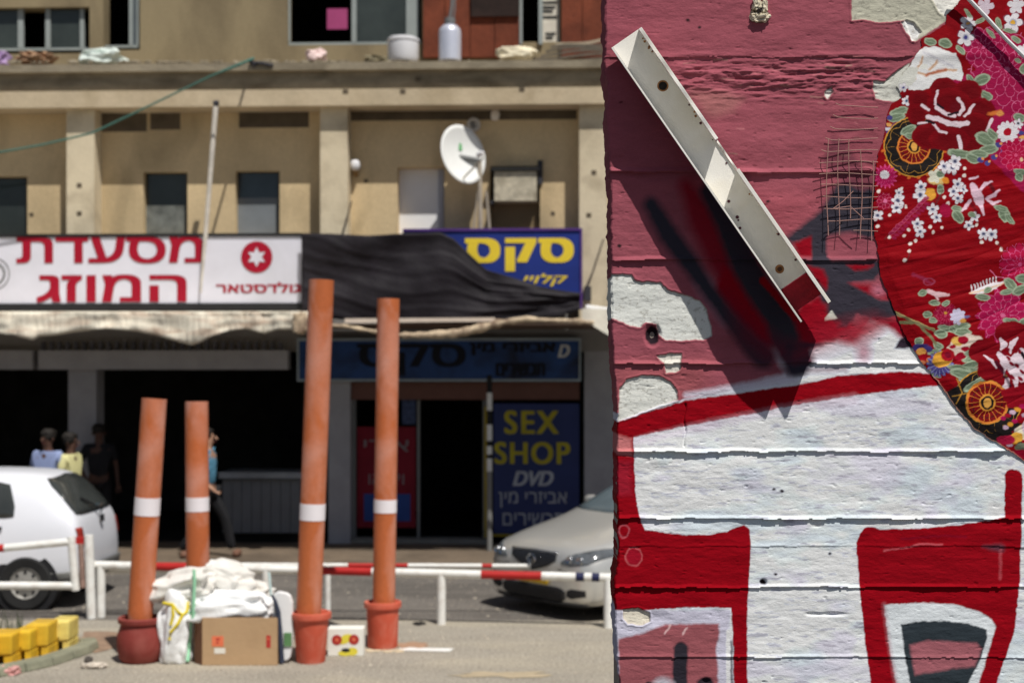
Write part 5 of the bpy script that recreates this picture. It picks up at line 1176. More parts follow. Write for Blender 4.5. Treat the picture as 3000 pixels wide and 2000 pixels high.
for k, (yj, amp, wd) in enumerate(JO):
    wob = 5 * (fbm(fx / 90, fx * 0 + k, 3, 70 + k) - .5) * 2 + 1.2 * (fbm(fx / 16, fx * 0 + k, 2, 80 + k) - .5) * 2
    am = amp * (.55 + .9 * fbm(fx / 70, fx * 0 + k * 2.1, 3, 90 + k)) * np.clip(.45 + 1.1 * fbm(fx / 230, fx * 0 + k * 1.3, 2, 140 + k), .35, 1.25)
    if yj == 1065: am = am * np.clip(1.2 - .9 * np.exp(-((fx - 2290) / 70) ** 2), .1, 1)
    d = (yj + wob) - fy_          # >0 above the joint
    J += np.where(d > 0, am * np.clip(1 - d / (wd * 1.25), 0, 1) ** .9, 0) - np.where(d <= 0, am * .3 * np.clip(1 + d / 30, 0, 1), 0)
# rough ridges at upper middle
J += .007 * np.clip((fbm(fx / 55, fy_ / 9, 4, 99) - .5) * 3, -1, 1) * np.exp(-((fy_ - 225) / 55) ** 2) * np.clip((fx - 1950) / 60, 0, 1) * np.clip((2620 - fx) / 60, 0, 1)
# vertical crack and chips
J -= .006 * np.clip(1 - np.abs(fx - 2006 - 3 * np.sin(fy_ / 11)) / 4, 0, 1) * ((fy_ > 1180) & (fy_ < 1310))
for (cx, cy, rx, ry, a) in [(2236, 1704, 10, 8, -.012), (1912, 982, 22, 30, -.02), (2225, 34, 13, 18, -.022), (2440, 1798, 40, 6, -.006), (2385, 1798, 25, 5, -.005), (2850, 1216, 70, 4, -.004), (1925, 1812, 38, 22, -.004), (2068, 1996, 12, 10, -.008)]:
    J += a * np.clip(1.3 - np.hypot((fx - cx) / rx, (fy_ - cy) / ry), 0, 1)
chips = np.clip((fbm(fx / 26, fy_ / 7, 3, 120) - .76) * 12, 0, 1); J -= .0018 * chips
HT = (H0 + J + HH) * damp
HT = np.where(XX.ravel() < 1, HT - .006, HT)
Wx = (fx - 1500) / 1000.0; Wz = CH + (1100 - fy_) / 1000.0; Wy = YW - HT
ny, nx = XX.shape
m_wall = bpy.data.materials.new('painted_wall'); m_wall.use_nodes = True; n = m_wall.node_tree; b = n.nodes['Principled BSDF']
at = n.nodes.new('ShaderNodeVertexColor'); at.layer_name = 'paint'
no = n.nodes.new('ShaderNodeTexNoise'); no.inputs['Scale'].default_value = 260; no.inputs['Detail'].default_value = 4
tc = n.nodes.new('ShaderNodeTexCoord'); mp = n.nodes.new('ShaderNodeMapping'); mp.inputs['Scale'].default_value = (1, 1, 2.2); n.links.new(tc.outputs['Object'], mp.inputs[0]); n.links.new(mp.outputs[0], no.inputs['Vector'])
mr3 = n.nodes.new('ShaderNodeMapRange'); mr3.inputs[1].default_value = .3; mr3.inputs[2].default_value = .7; mr3.inputs[3].default_value = .90; mr3.inputs[4].default_value = 1.08; n.links.new(no.outputs[0], mr3.inputs[0])
mx = n.nodes.new('ShaderNodeMix'); mx.data_type = 'RGBA'; mx.blend_type = 'MULTIPLY'; mx.inputs[0].default_value = 1; n.links.new(at.outputs[0], mx.inputs[6]); n.links.new(mr3.outputs[0], mx.inputs[7]); n.links.new(mx.outputs[2], b.inputs['Base Color'])
b.inputs['Roughness'].default_value = .9; b.inputs['Specular IOR Level'].default_value = .08
bp = n.nodes.new('ShaderNodeBump'); bp.inputs['Strength'].default_value = .2; bp.inputs['Distance'].default_value = .004; n2 = n.nodes.new('ShaderNodeTexNoise'); n2.inputs['Scale'].default_value = 120; n2.inputs['Detail'].default_value = 5
n.links.new(mp.outputs[0], n2.inputs['Vector']); n.links.new(n2.outputs[0], bp.inputs['Height']); n.links.new(bp.outputs[0], b.inputs['Normal'])
def color_mesh(name, V, Q, C, mat, parent, smooth=True):
    inv = np.array(ROOTM[parent.name].inverted()); V = V @ inv[:3, :3].T + inv[:3, 3]
    me = bpy.data.meshes.new(name); me.vertices.add(len(V)); me.vertices.foreach_set('co', V.astype(np.float32).ravel())
    me.loops.add(Q.size); me.loops.foreach_set('vertex_index', Q.ravel().astype(np.int32)); me.polygons.add(len(Q)); me.polygons.foreach_set('loop_start', np.arange(0, Q.size, 4, dtype=np.int32))
    me.polygons.foreach_set('use_smooth', np.ones(len(Q), bool)); me.update(); 
    ca = me.color_attributes.new('paint', 'FLOAT_COLOR', 'POINT'); ca.data.foreach_set('color', np.concatenate([np.clip(C, 0, .86), np.ones((len(C), 1))], 1).astype(np.float32).ravel())
    me.materials.append(mat); o = bpy.data.objects.new(name, me); COL.objects.link(o); o.parent = parent; ROOTM[o.name] = ROOTM[parent.name]; return o
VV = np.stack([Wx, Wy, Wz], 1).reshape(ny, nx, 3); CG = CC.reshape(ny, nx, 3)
# wrap the left end back 0.24 m, rough edge with its shade darkened into the paint
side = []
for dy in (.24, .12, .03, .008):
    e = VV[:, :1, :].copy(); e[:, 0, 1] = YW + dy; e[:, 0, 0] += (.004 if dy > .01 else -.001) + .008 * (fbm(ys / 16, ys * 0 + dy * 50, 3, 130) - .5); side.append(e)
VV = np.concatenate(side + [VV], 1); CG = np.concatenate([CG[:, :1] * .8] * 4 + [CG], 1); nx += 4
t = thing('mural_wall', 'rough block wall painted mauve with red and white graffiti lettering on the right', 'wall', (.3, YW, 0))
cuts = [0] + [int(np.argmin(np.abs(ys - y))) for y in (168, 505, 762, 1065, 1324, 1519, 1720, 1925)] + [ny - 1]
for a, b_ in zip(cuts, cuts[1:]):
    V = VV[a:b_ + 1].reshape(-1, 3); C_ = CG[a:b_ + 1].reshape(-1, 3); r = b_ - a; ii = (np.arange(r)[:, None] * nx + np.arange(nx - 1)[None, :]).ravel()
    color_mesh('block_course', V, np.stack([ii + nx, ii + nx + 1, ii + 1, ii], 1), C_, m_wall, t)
zt_ = CH + (1100 + 540) / 1000.; xe = (1790 + 2276 - 1500) / 1000.
part('backing', MB().box((.315, YW + .02, 0), (xe, YW + .238, zt_ + .0)), M('wall_core', col(140, 130, 120)), t)
part('coping', MB().box((.26, YW - .02, zt_), (xe + .02, YW + .26, zt_ + .06)), M('wall_core', col(140, 130, 120)), t)

# ------------------------------------------------------------------ printed fabric pasted on the wall
fxs = np.arange(2545, 3090, 1.6); fys = np.arange(-60, 1420, 1.6); FX, FY = np.meshgrid(fxs, fys); gx, gy = FX.ravel(), FY.ravel()
s = Canvas(gx, gy, (138, 3, 16), wob=3.2, wsc=13)
tmp = np.clip((fbm(gx / 200, gy / 60, 3, 200)), 0, 1); s.C *= (.82 + .3 * tmp)[:, None]
MAG = (155, 18, 68); PNK = (212, 110, 150); DRK = (100, 2, 12); GRN = (112, 128, 104); GRL = (160, 176, 150); OCH = (205, 150, 60); BLU = (70, 66, 130); INK = (32, 28, 28); FW = (224, 218, 222)
for k in range(9):       # pleat lines, their light and shade painted into the plain red
    y0 = 640 + k * 62; s.stroke([(2540, y0 + 90), (2760, y0 + 36), (3100, y0 - 60)], 3, (150, 10, 28), 4, .6); s.stroke([(2540, y0 + 98), (2760, y0 + 44), (3100, y0 - 52)], 5, (105, 2, 12), 6, .5)
s.poly([(2780, 240), (2850, 210), (2930, 240), (3100, 260), (3100, 620), (2960, 520), (2900, 470), (2840, 260)], MAG, 4)
s.poly([(2990, 560), (2930, 500), (3100, 480), (3100, 620)], MAG, 5); s.poly([(2820, 100), (3100, 160), (3100, 330), (2850, 160)], (130, 8, 34), 20)
def mum(cx, cy, R, rw, n, col_=MAG, lc=PNK, sq=1.0, lw=1.6):
    s.polar(cx, cy, R * 1.05, lambda r, th: (r < R * (.9 + .1 * np.cos(n * th))).astype(float), col_)
    def f(r, th):
        q = r / rw; i = np.floor(q + .5); nn = np.maximum(5, np.round(n * (.45 + .55 * r / R)))
        ph = th * n / 2 + (np.floor(q) % 2) * math.pi / 2; tgt = np.floor(q) + .25 + .7 * np.abs(np.cos(ph)) ** .6
        d1 = np.abs(q - tgt) * rw; d2 = np.abs(np.sin(ph + math.pi / 2 * 0)) ; d2 = np.where(q - np.floor(q) < .3, np.abs(np.cos(ph)) * r * 2 / n, 99)
        return np.clip(1.2 - np.minimum(d1, d2) / lw, 0, 1)
    s.polar(cx, cy, R, f, lc, .8)
def leaf(cx, cy, rx, ry, ang, c=GRN):
    s.ell(cx, cy, rx, ry, GRL, 2, 1, ang); s.ell(cx, cy, rx * .78, ry * .74, c, 3, 1, ang); ca, sa = math.cos(ang), math.sin(ang); s.stroke([(cx - ca * rx * .8, cy - sa * rx * .8), (cx + ca * rx * .8, cy + sa * rx * .8)], 1.6, GRL, 2, .7)
def fstar(x, y, R=17, c=FW, cc=(70, 70, 100), rot=0, n=5):
    s.star(x, y, R, n, (120, 110, 130), .5, rot, 3, .9, op=.6); s.star(x, y, R * .9, n, c, .5, rot, 2, .9); s.ell(x, y, R * .34, R * .3, (150, 155, 175), 4, .9); s.ell(x, y, R * .2, R * .18, cc, 2)
def bud(x, y, r=5.5): s.ell(x, y, r, r, (245, 205, 195), 2); s.ell(x, y, r * .5, r * .5, (255, 245, 240), 2)
def wheelmot(cx, cy, R, r, sq=1.0):
    s.ell(cx, cy, R, R * sq, OCH, 2); s.ell(cx, cy, R * .96, R * .96 * sq, INK, 2)
    s.polar(cx, cy, R, lambda q, th: np.clip(1 - np.abs(q - (R * .80 + R * .10 * np.abs(np.cos(5 * th)))) / 1.6, 0, 1), (190, 140, 60), .9)
    s.polar(cx, cy, R, lambda q, th: np.clip(1 - np.abs(np.sin(5 * th)) * q / 10 / .4, 0, 1) * (q > r), (190, 140, 60), .7)
    s.ell(cx, cy, r, r * sq, (220, 130, 55), 2); s.ell(cx, cy, r * .9, r * .9 * sq, (120, 14, 20), 2)
    s.polar(cx, cy, r * .92, lambda q, th: np.clip(1.2 - np.abs(np.sin(9 * th)) * q / 9 / 1.1, 0, 1) * (q > r * .38), (222, 140, 55), .95)
    s.polar(cx, cy, r * .86, lambda q, th: np.clip(1 - np.abs(q - r * .72) / 3.5, 0, 1) * (np.cos(18 * th) < 0), INK, .9)
    s.ell(cx, cy, r * .40, r * .40 * sq, (220, 150, 60), 2); s.ell(cx, cy, r * .32, r * .32 * sq, INK, 2); s.ell(cx, cy, r * .2, r * .24 * sq, (228, 165, 80), 2)
mum(2950, 205, 118, 27, 13); mum(2880, 140, 62, 20, 10); mum(3040, 330, 80, 20, 12)
s.poly([(2825, 0), (2813, 0), (2770, 52), (2772, 84), (2820, 98), (2850, 60), (2840, 20)], (130, 4, 18), 3)
for p in [(2992, 8, 34, 20), (2975, 28, 30, 16)]: s.ell(*p, (150, 6, 28), 5)
# stars at the top
fstar(2835, 70, 27, cc=(215, 160, 90)); fstar(2828, 112, 29, cc=BLU); fstar(2966, 68, 33, cc=(215, 165, 60)); s.star(2885, 20, 26, 5, (205, 190, 200), .5); s.star(2975, 18, 26, 5, FW, .45, .3); s.star(2998, 150, 22, 5, FW, .5)
for l in [(2870, 62, 18, 7, -.4), (2925, 70, 18, 8, 1.2), (2835, 40, 16, 6, .9), (2975, 118, 16, 8, .5), (2955, 92, 20, 6, .2), (2900, 100, 18, 6, .8), (2768, 128, 20, 14, .3), (2725, 124, 18, 12, .4), (2812, 148, 18, 9, .8), (2875, 235, 26, 16, -.3), (2888, 282, 20, 13, .5), (2840, 232, 16, 10, .9), (2998, 205, 12, 16, 0), (2980, 180, 10, 6, .5)]: leaf(*l)
# white peony with ochre
s.poly([(2690, 150), (2710, 140), (2745, 138), (2775, 152), (2800, 160), (2812, 185), (2815, 200), (2820, 215), (2815, 240), (2780, 232), (2760, 230), (2740, 235), (2720, 260), (2690, 270), (2660, 265), (2650, 240), (2640, 225), (2668, 190)], (228, 226, 224), 3)
for p in [[(2668, 215), (2685, 205), (2695, 190), (2700, 170)], [(2690, 215), (2712, 222), (2735, 214), (2768, 208)], [(2720, 205), (2740, 190), (2745, 180)], [(2660, 235), (2680, 232)], [(2770, 205), (2800, 208)]]: s.stroke(p, 6, (190, 130, 60), 6, .8)
s.stroke([(2712, 222), (2735, 214), (2768, 205)], 9, (165, 75, 40), 7, .8); s.stroke([(2705, 155), (2740, 172), (2790, 195)], 8, (165, 165, 180), 10, .6); s.ell(2705, 197, 12, 9, (222, 222, 214), 3)
s.poly([(2560, 236), (2600, 240), (2650, 195), (2690, 200), (2680, 240), (2650, 262), (2600, 300), (2564, 288)], (205, 205, 196), 4); s.ell(2580, 258, 9, 12, (30, 26, 28), 5); s.stroke([(2610, 222), (2640, 200), (2664, 186)], 12, (95, 100, 88), 5, .8)
fstar(2645, 258, 15, cc=BLU); fstar(2655, 296, 17, cc=(60, 90, 110)); s.stroke([(2615, 300), (2640, 285), (2670, 270)], 9, (122, 3, 16), 3)
# small flowers, wheel one
s.poly([(2600, 370), (2640, 350), (2660, 400), (2600, 440)], (110, 100, 130), 6, .6); leaf(2634, 328, 28, 14, -.3); leaf(2625, 345, 26, 12, -.2)
for p in [(2605, 345, 8, 7), (2622, 372, 9, 7), (2604, 388, 9, 8), (2590, 375, 6, 6)]: s.ell(*p, BLU, 2)
s.ell(2603, 366, 8, 6, (225, 160, 90), 2); s.ell(2600, 380, 10, 5, (210, 205, 215), 2)
wheelmot(2676, 432, 88, 50); leaf(2660, 382, 26, 13, -.5); leaf(2668, 400, 20, 10, .2)
for k in range(13):
    a = -0.5 + k * .32; bud_x, bud_y = 2676 + 90 * math.cos(a), 432 + 90 * math.sin(a); s.ell(bud_x, bud_y, 5, 4, (215, 110, 45), 2, .9)
# red peony
for p in [(2764, 262, 40, 34), (2835, 268, 40, 32), (2692, 292, 32, 28), (2684, 335, 30, 30), (2868, 325, 46, 38), (2722, 400, 52, 38), (2838, 405, 46, 42), (2780, 320, 70, 60), (2850, 370, 50, 40), (2780, 410, 60, 34)]:
    s.ell(*p, (122, 3, 16), 3); s.ell(p[0] + 3, p[1] + 4, p[2] * .8, p[3] * .8, DRK, 16, .8)
for p in [(2800, 318, 20, 16)]: s.ell(*p, (100, 8, 20), 10)
PW = (228, 205, 212)
for p, w in [([(2745, 268), (2738, 290), (2738, 308)], 7), ([(2742, 315), (2760, 330), (2775, 336), (2795, 340)], 11), ([(2806, 290), (2818, 305), (2820, 322), (2808, 336)], 10), ([(2718, 344), (2745, 350), (2775, 362), (2810, 366), (2832, 362)], 15), ([(2698, 310), (2720, 323)], 8), ([(2851, 308), (2836, 330), (2824, 342)], 8), ([(2735, 366), (2752, 385), (2772, 390)], 8), ([(2806, 402), (2814, 425), (2812, 440)], 11), ([(2905, 352), (2895, 370), (2890, 385)], 8), ([(2690, 362), (2715, 360)], 6)]:
    s.stroke(p, w, PW, 3); 
s.stroke([(2712, 355), (2735, 362)], 7, (25, 20, 28), 3); s.stroke([(2776, 338), (2806, 330)], 6, (28, 20, 30), 3); s.stroke([(2745, 308), (2760, 318)], 6, (30, 20, 30), 3)
for l in [(2886, 410, 34, 18, .5), (2895, 440, 30, 14, -.2), (2865, 452, 30, 12, .1), (2812, 452, 40, 13, .15), (2848, 466, 24, 12, .4), (2905, 395, 20, 12, .8), (2985, 345, 18, 12, .4), (2968, 520 - 45, 12, 8, .5)]: leaf(*l)
for p in [(2925, 425), (2910, 462), (2870, 470), (2890, 478), (2940, 445)]: s.ell(*p, 9, 8, BLU, 3); s.ell(p[0] + 6, p[1] - 4, 4, 4, (220, 150, 90), 2)
s.star(2950, 388, 33, 12, FW, .8); s.ell(2950, 388, 12, 12, (165, 10, 34), 2); fstar(2982, 364, 16, cc=INK); fstar(2990, 425, 20, cc=(120, 110, 150)); s.ell(2990, 390, 8, 7, BLU, 2); s.ell(2995, 404, 12, 5, (225, 165, 90), 3)
s.ell(2912, 332, 20, 7, (215, 120, 55), 5, .9, -.2); s.ell(2928, 335, 10, 8, (225, 150, 80), 4); mum(2975, 455, 50, 17, 12, (172, 12, 60), (215, 90, 130)); s.ell(2990, 468, 5, 6, (240, 190, 150), 2)
# mums and small blossoms of the middle
mum(2592, 518, 36, 30, 16, (168, 22, 80), (205, 90, 140)); s.star(2590, 513, 13, 12, FW, .8); mum(2590, 590, 26, 11, 9, (150, 8, 48), (200, 90, 120)); s.ell(2592, 591, 6, 6, PNK, 2)
s.ell(2742, 528, 25, 15, (222, 190, 120), 4); s.star(2738, 518, 22, 5, (230, 220, 200), .6); leaf(2752, 512, 12, 10, .4); leaf(2754, 555, 11, 15, 0); s.ell(2768, 530, 10, 9, (222, 140, 50), 3); s.ell(2722, 570, 18, 18, (222, 160, 60), 4)
for x, y, R in [(2764, 490, 22), (2788, 494, 22), (2796, 474, 22), (2697, 548, 20), (2694, 573, 24), (2629, 588, 22), (2625, 610, 20), (2568, 632, 20), (2731, 614, 20), (2742, 638, 18), (2686, 656, 19), (2693, 680, 20), (2804, 540, 20), (2792, 562, 20), (2805, 583, 19), (2820, 556, 14), (2836, 660, 17), (2853, 636, 17), (2878, 686, 20), (2902, 688, 20), (2632, 565, 14)]:
    fstar(x, y, R, rot=x * .7)
for x, y in [(2764, 580), (2775, 597), (2652, 606), (2603, 632), (2570, 663), (2723, 665), (2757, 668), (2660, 673), (2646, 691), (2732, 682), (2680, 705), (2665, 715), (2661, 736), (2648, 763), (2604, 696), (2873, 710), (2917, 712), (2930, 732), (2858, 660), (2824, 494), (2822, 515), (2573, 562), (2640, 555)]: bud(x, y)
for p in [[(2762, 560), (2740, 590)], [(2590, 700), (2640, 650), (2700, 600)], [(2661, 740), (2652, 770)], [(2920, 715), (2942, 740)], [(2740, 600), (2755, 575)]]: s.stroke(p, 3, (70, 50, 50), 3, .7)
for k in range(12):
    x = 2605 + k * 9; y = 690 - k * 9; s.ell(x + 6, y - 8, 9, 5, (150, 30, 70), 3, .9, -.6); s.ell(x + 10, y + 8, 9, 5, (150, 30, 70), 3, .9, .3); s.ell(x + 6, y - 8, 9, 5, (190, 80, 110), 2, .7, -.6, 1.5)
s.ell(2768, 618, 18, 20, (160, 16, 60), 3)
# pale bird-like blossom
for p, w in [([(2848, 545), (2856, 565), (2868, 590), (2874, 612)], [18, 30, 28, 8]), ([(2868, 560), (2884, 540), (2905, 533)], [8, 10, 4]), ([(2888, 582), (2910, 572), (2926, 556)], [8, 12, 4]), ([(2892, 588), (2908, 598), (2928, 590)], [8, 10, 4]), ([(2840, 590), (2826, 610), (2812, 618)], [12, 10, 6]), ([(2874, 612), (2878, 628)], [10, 6]), ([(2838, 525), (2862, 520)], [8, 6])]:
    s.stroke(p, w, (226, 190, 205), 3)
s.stroke([(2900, 545), (2908, 560)], 12, (70, 10, 20), 6, .8); s.stroke([(2846, 600), (2860, 625)], 10, (70, 10, 20), 8, .6)
for l in [(2804, 635, 22, 14, .9), (2800, 612, 16, 9, .2), (2940, 630, 16, 22, -.3), (2930, 612, 22, 9, .3), (2955, 642, 20, 8, .9), (2845, 630, 12, 8, .3), (2988, 505, 22, 9, .2), (2984, 520, 14, 12, .6)]: leaf(*l)
# lower group
mum(2985, 775, 62, 22, 12, (168, 14, 60), (205, 90, 140)); s.stroke([(2898, 792), (2915, 812), (2950, 815)], 2.5, PNK, 2); mum(2935, 925, 82, 24, 14, (172, 20, 76)); mum(2768, 925, 38, 14, 13, (150, 14, 55), (190, 70, 100)); s.ell(2768, 916, 5, 4, OCH, 2)
for p in [([(2845, 858), (2870, 852), (2910, 838), (2935, 826)], [6, 20, 20, 4])]: s.stroke(p[0], p[1], (240, 218, 222), 3)
for k in range(9): s.stroke([(2845 + k * 9, 852 - k * 3.3), (2842 + k * 9, 836 - k * 3)], 4, (240, 218, 222), 2)
s.stroke([(2838, 860), (2890, 848), (2936, 830)], 4, (250, 190, 160), 3)
s.stroke([(2672, 806), (2700, 815), (2725, 830)], 10, (140, 40, 70), 6, .8); s.ell(2718, 825, 16, 10, (170, 80, 110), 3, .7, 0, 2); s.stroke([(2715, 852), (2740, 862), (2775, 864)], [12, 16, 8], (225, 185, 190), 3); s.stroke([(2735, 862), (2745, 876)], 8, (225, 185, 190), 3)
for l in [(2700, 858, 14, 9, -.3), (2735, 888, 17, 9, .1), (2768, 888, 13, 8, -.4), (2714, 921, 14, 10, .2), (2730, 938, 12, 8, .2), (2875, 871, 22, 10, .1), (2958, 835, 26, 14, .8), (2985, 850, 26, 14, -.4), (2945, 855, 20, 9, -.2), (2890, 850, 14, 8, -.4), (2995, 818, 24, 14, .2), (2770, 962, 26, 9, .2), (2755, 978, 20, 14, .1), (2812, 958, 30, 12, -.2), (2815, 972, 28, 12, .1), (2788, 965, 12, 10, .8), (2690, 1000, 14, 12, -.3), (2745, 1012, 16, 10, .5), (2850, 1003, 20, 15, -.4), (2960, 942, 26, 10, .2), (2978, 960, 14, 16, .4), (2998, 955, 18, 26, 0), (2738, 1095, 20, 8, .5), (2735, 1030, 20, 9, -.3)]: leaf(*l)
s.star(2803, 928, 24, 9, (205, 200, 225), .7); s.ell(2818, 940, 10, 6, (220, 160, 80), 3); s.ell(2830, 928, 9, 5, (110, 105, 150), 4)
s.stroke([(2618, 915), (2665, 938), (2735, 968)], 9, (120, 116, 84), 3); s.stroke([(2636, 945), (2675, 945)], 9, (110, 108, 76), 3); s.stroke([(2690, 950), (2722, 985), (2738, 1005)], 8, (120, 116, 84), 3); s.stroke([(2618, 912), (2665, 935), (2735, 964)], 2, (190, 165, 110), 2)
for p in [(2685, 1018, 12, 9), (2715, 1022, 14, 9), (2700, 1012, 16, 6)]: s.ell(*p, (60, 50, 110), 3)
s.ell(2697, 1030, 15, 11, (228, 160, 80), 3); s.ell(2706, 1048, 15, 12, (165, 10, 30), 3); s.ell(2720, 1056, 8, 10, (235, 150, 90), 3); s.ell(2700, 1062, 10, 6, (215, 130, 90), 4)
s.poly([(2785, 1000), (2805, 985), (2830, 978), (2870, 985), (2880, 1000), (2850, 1030), (2830, 1050), (2785, 1040), (2770, 1020)], (226, 205, 190), 4); s.ell(2802, 1000, 18, 14, (228, 180, 90), 4)
for p in [(2818, 995, 16, 12), (2826, 1022, 12, 8), (2787, 1015, 9, 6), (2810, 1045, 16, 12), (2800, 1070, 10, 6), (2735, 1045, 14, 8)]: s.ell(*p, (158, 14, 40), 3)
s.star(2752, 1065, 40, 16, (80, 74, 140), .75); s.polar(2752, 1065, 38, lambda r, th: (np.cos(32 * th / 2) > .6) * (r > 18) * .7, (150, 150, 190)); s.ell(2758, 1052, 30, 24, (220, 160, 60), 3, 1, -.3); s.ell(2774, 1040, 20, 18, (165, 20, 34), 3); s.ell(2774, 1040, 10, 8, (130, 14, 40), 4)
for k in range(7): leaf(2850 - k * 4, 1030 + k * 19, 30, 10, -.25)
for k in range(5): leaf(2805 + k * 10, 1078 + k * 11, 34, 9, .15 + k * .08)
leaf(2870, 1130, 44, 16, -.45); leaf(2815, 1095, 36, 14, .2)
wheelmot(2888, 1180, 100, 0.01); s.poly([(2790, 1140), (2830, 1105), (2870, 1140), (2830, 1240), (2800, 1200)], INK, 5)
s.poly([(2768, 1148), (2800, 1130), (2850, 1250), (2900, 1270), (2960, 1230), (2990, 1240), (2990, 1300), (2900, 1300), (2800, 1200)], INK, 5); s.stroke([(2800, 1110), (2815, 1150), (2800, 1180)], 3, OCH, 3, .8); s.stroke([(2790, 1160), (2830, 1150)], 3, OCH, 3, .7)
leaf(2855, 1125, 40, 13, -.5); leaf(2880, 1118, 34, 10, -.3)
# second peony
for p in [(2880, 1030, 46, 36), (2900, 1085, 40, 30), (2960, 975, 50, 34), (2940, 1130, 36, 26), (3010, 1010, 60, 60), (2985, 1165, 50, 34), (2995, 1110, 50, 40), (2900, 1060, 40, 60)]:
    s.ell(*p, (125, 4, 18), 3); s.ell(p[0] + 3, p[1] + 3, p[2] * .75, p[3] * .75, (128, 6, 22), 14, .8)
for p, w in [([(2928, 992), (2938, 1008), (2930, 1024)], [8, 20, 5]), ([(2976, 990), (2962, 1006), (2956, 1022), (2960, 1034)], [5, 16, 12, 4]), ([(2922, 1036), (2938, 1050), (2958, 1066), (2968, 1092), (2976, 1144)], [14, 26, 34, 24, 6]), ([(2958, 1060), (2975, 1046), (2992, 1040)], [18, 22, 10]), ([(2966, 1084), (2988, 1074), (3004, 1086)], [12, 18, 8]), ([(2930, 1062), (2942, 1080), (2938, 1096)], [6, 10, 3]), ([(2880, 1040), (2900, 1055), (2916, 1076)], [4, 10, 5]), ([(2948, 1112), (2945, 1130), (2918, 1146)], [14, 16, 8]), ([(2990, 1030), (2985, 1050), (2990, 1110)], [20, 30, 20])]:
    s.stroke(p, w, (226, 205, 214), 3)
for p in [(2940, 1035), (2960, 1065), (2985, 1030), (2992, 1088), (2985, 1110), (2950, 1050), (2948, 1022), (2974, 1070), (2962, 1104)]: s.ell(*p, 9, 5, (125, 10, 34), 3, 1, .7)
s.stroke([(2915, 1060), (2940, 1095), (2955, 1130)], 10, (50, 16, 36), 6, .8); s.stroke([(2992, 1035), (2998, 1050)], 10, (30, 16, 26), 3)
wheelmot(2889, 1178, 64, 62)
s.poly([(2925, 1140), (3060, 1120), (3060, 1190), (2950, 1195)], (140, 8, 26), 5)
for k in range(24):
    x = 2935 + (k % 6) * 14 + (k // 6) * 7; y = 1225 + (k // 6) * 26 - (k % 6) * 9; s.ell(x, y, 9, 6, [(172, 20, 80), (150, 10, 40), (200, 170, 190), (215, 150, 50)][k % 4], 3)
for p in [(2995, 1265, 26, 20, (228, 215, 190)), (2975, 1280, 20, 14, (215, 160, 60)), (2945, 1288, 26, 14, (165, 24, 60)), (3000, 1310, 30, 16, (110, 116, 96)), (2990, 1330, 36, 14, (160, 12, 44)), (3020, 1250, 30, 30, (200, 180, 190))]: s.ell(*p, 3)
mum(3070, 1200, 60, 18, 12); mum(3070, 700, 50, 16, 12)
s.ell(2950, 1268, 12, 7, INK, 3)
di2 = s.sd(FAB, np.arange(gx.size)); edge = np.clip(1 - np.abs(di2 + 2) / 2.2, 0, 1) * (gy > 1100); s.put(np.arange(gx.size), edge * .7, (226, 170, 150))
s.C *= (.94 + .12 * fbm(gx / 4, gy / 4, 2, 300))[:, None]
pl = .005 * (fbm((gx + gy * .25) / 300, (gy - (gx - 2540) * -.18) / 26, 3, 210)) * np.clip((gy - 430) / 120, 0, 1) + .003 * fbm(gx / 60, gy / 40, 3, 220)
lift = (.0035 + .0035 * np.clip((gy - 600) / 200, 0, 1) * np.abs(np.sin((gy + (gx - 2540) * .36 + 20 * np.sin(gx / 120)) / 30)) ** .5 * np.clip(-di2 / 40, 0, 1) + pl ) * np.clip(-di2 / 60 + .5, .5, 1)
for yj in (168, 505, 762, 1065): lift += .0025 * np.exp(-((gy - yj + 6) / 14) ** 2)
# keep the cloth clear of the wall relief
V = np.stack([(gx - 1500) / 1000., YW - lift, CH + (1100 - gy) / 1000.], 1)
w_, h_ = len(fxs), len(fys); ii = (np.arange(h_ - 1)[:, None] * w_ + np.arange(w_ - 1)[None, :]).ravel()
Q = np.stack([ii + w_, ii + w_ + 1, ii + 1, ii], 1); keep = di2[Q].max(1) < 0; Q = Q[keep]
used, invq = np.unique(Q, return_inverse=True)
t = thing('printed_fabric', 'red floral patterned cloth with peonies and wheels pasted on the upper right of the wall', 'fabric', (1.2, YW - .01, 1.0))
m_fab = m_wall.copy(); m_fab.name = 'printed_cloth'; fb = m_fab.node_tree.nodes['Principled BSDF']; fb.inputs['Roughness'].default_value = .7
for nd in m_fab.node_tree.nodes:
    if nd.type == 'BUMP': nd.inputs['Strength'].default_value = .15
color_mesh('cloth', V[used], invq.reshape(-1, 4), s.C[used], m_fab, t)
def wl(px, py, d=.02): return Vector(((px - 1500) / 1000. * (YW - d) / YW, YW - d, CH + (1100 - py) / 1000. * (YW - d) / YW))
single('white_cord', MB().tube([wl(2800, -40, .03), wl(2840, 0, .03), wl(2890, 52, .028), wl(2950, 118, .026), wl(3010, 176, .028), wl(3060, 225, .03)], .0062, 8), M('cord_white', col(240, 232, 225), bump=0), 'thin taut white cord running diagonally over the printed cloth', 'cord', smooth=True)

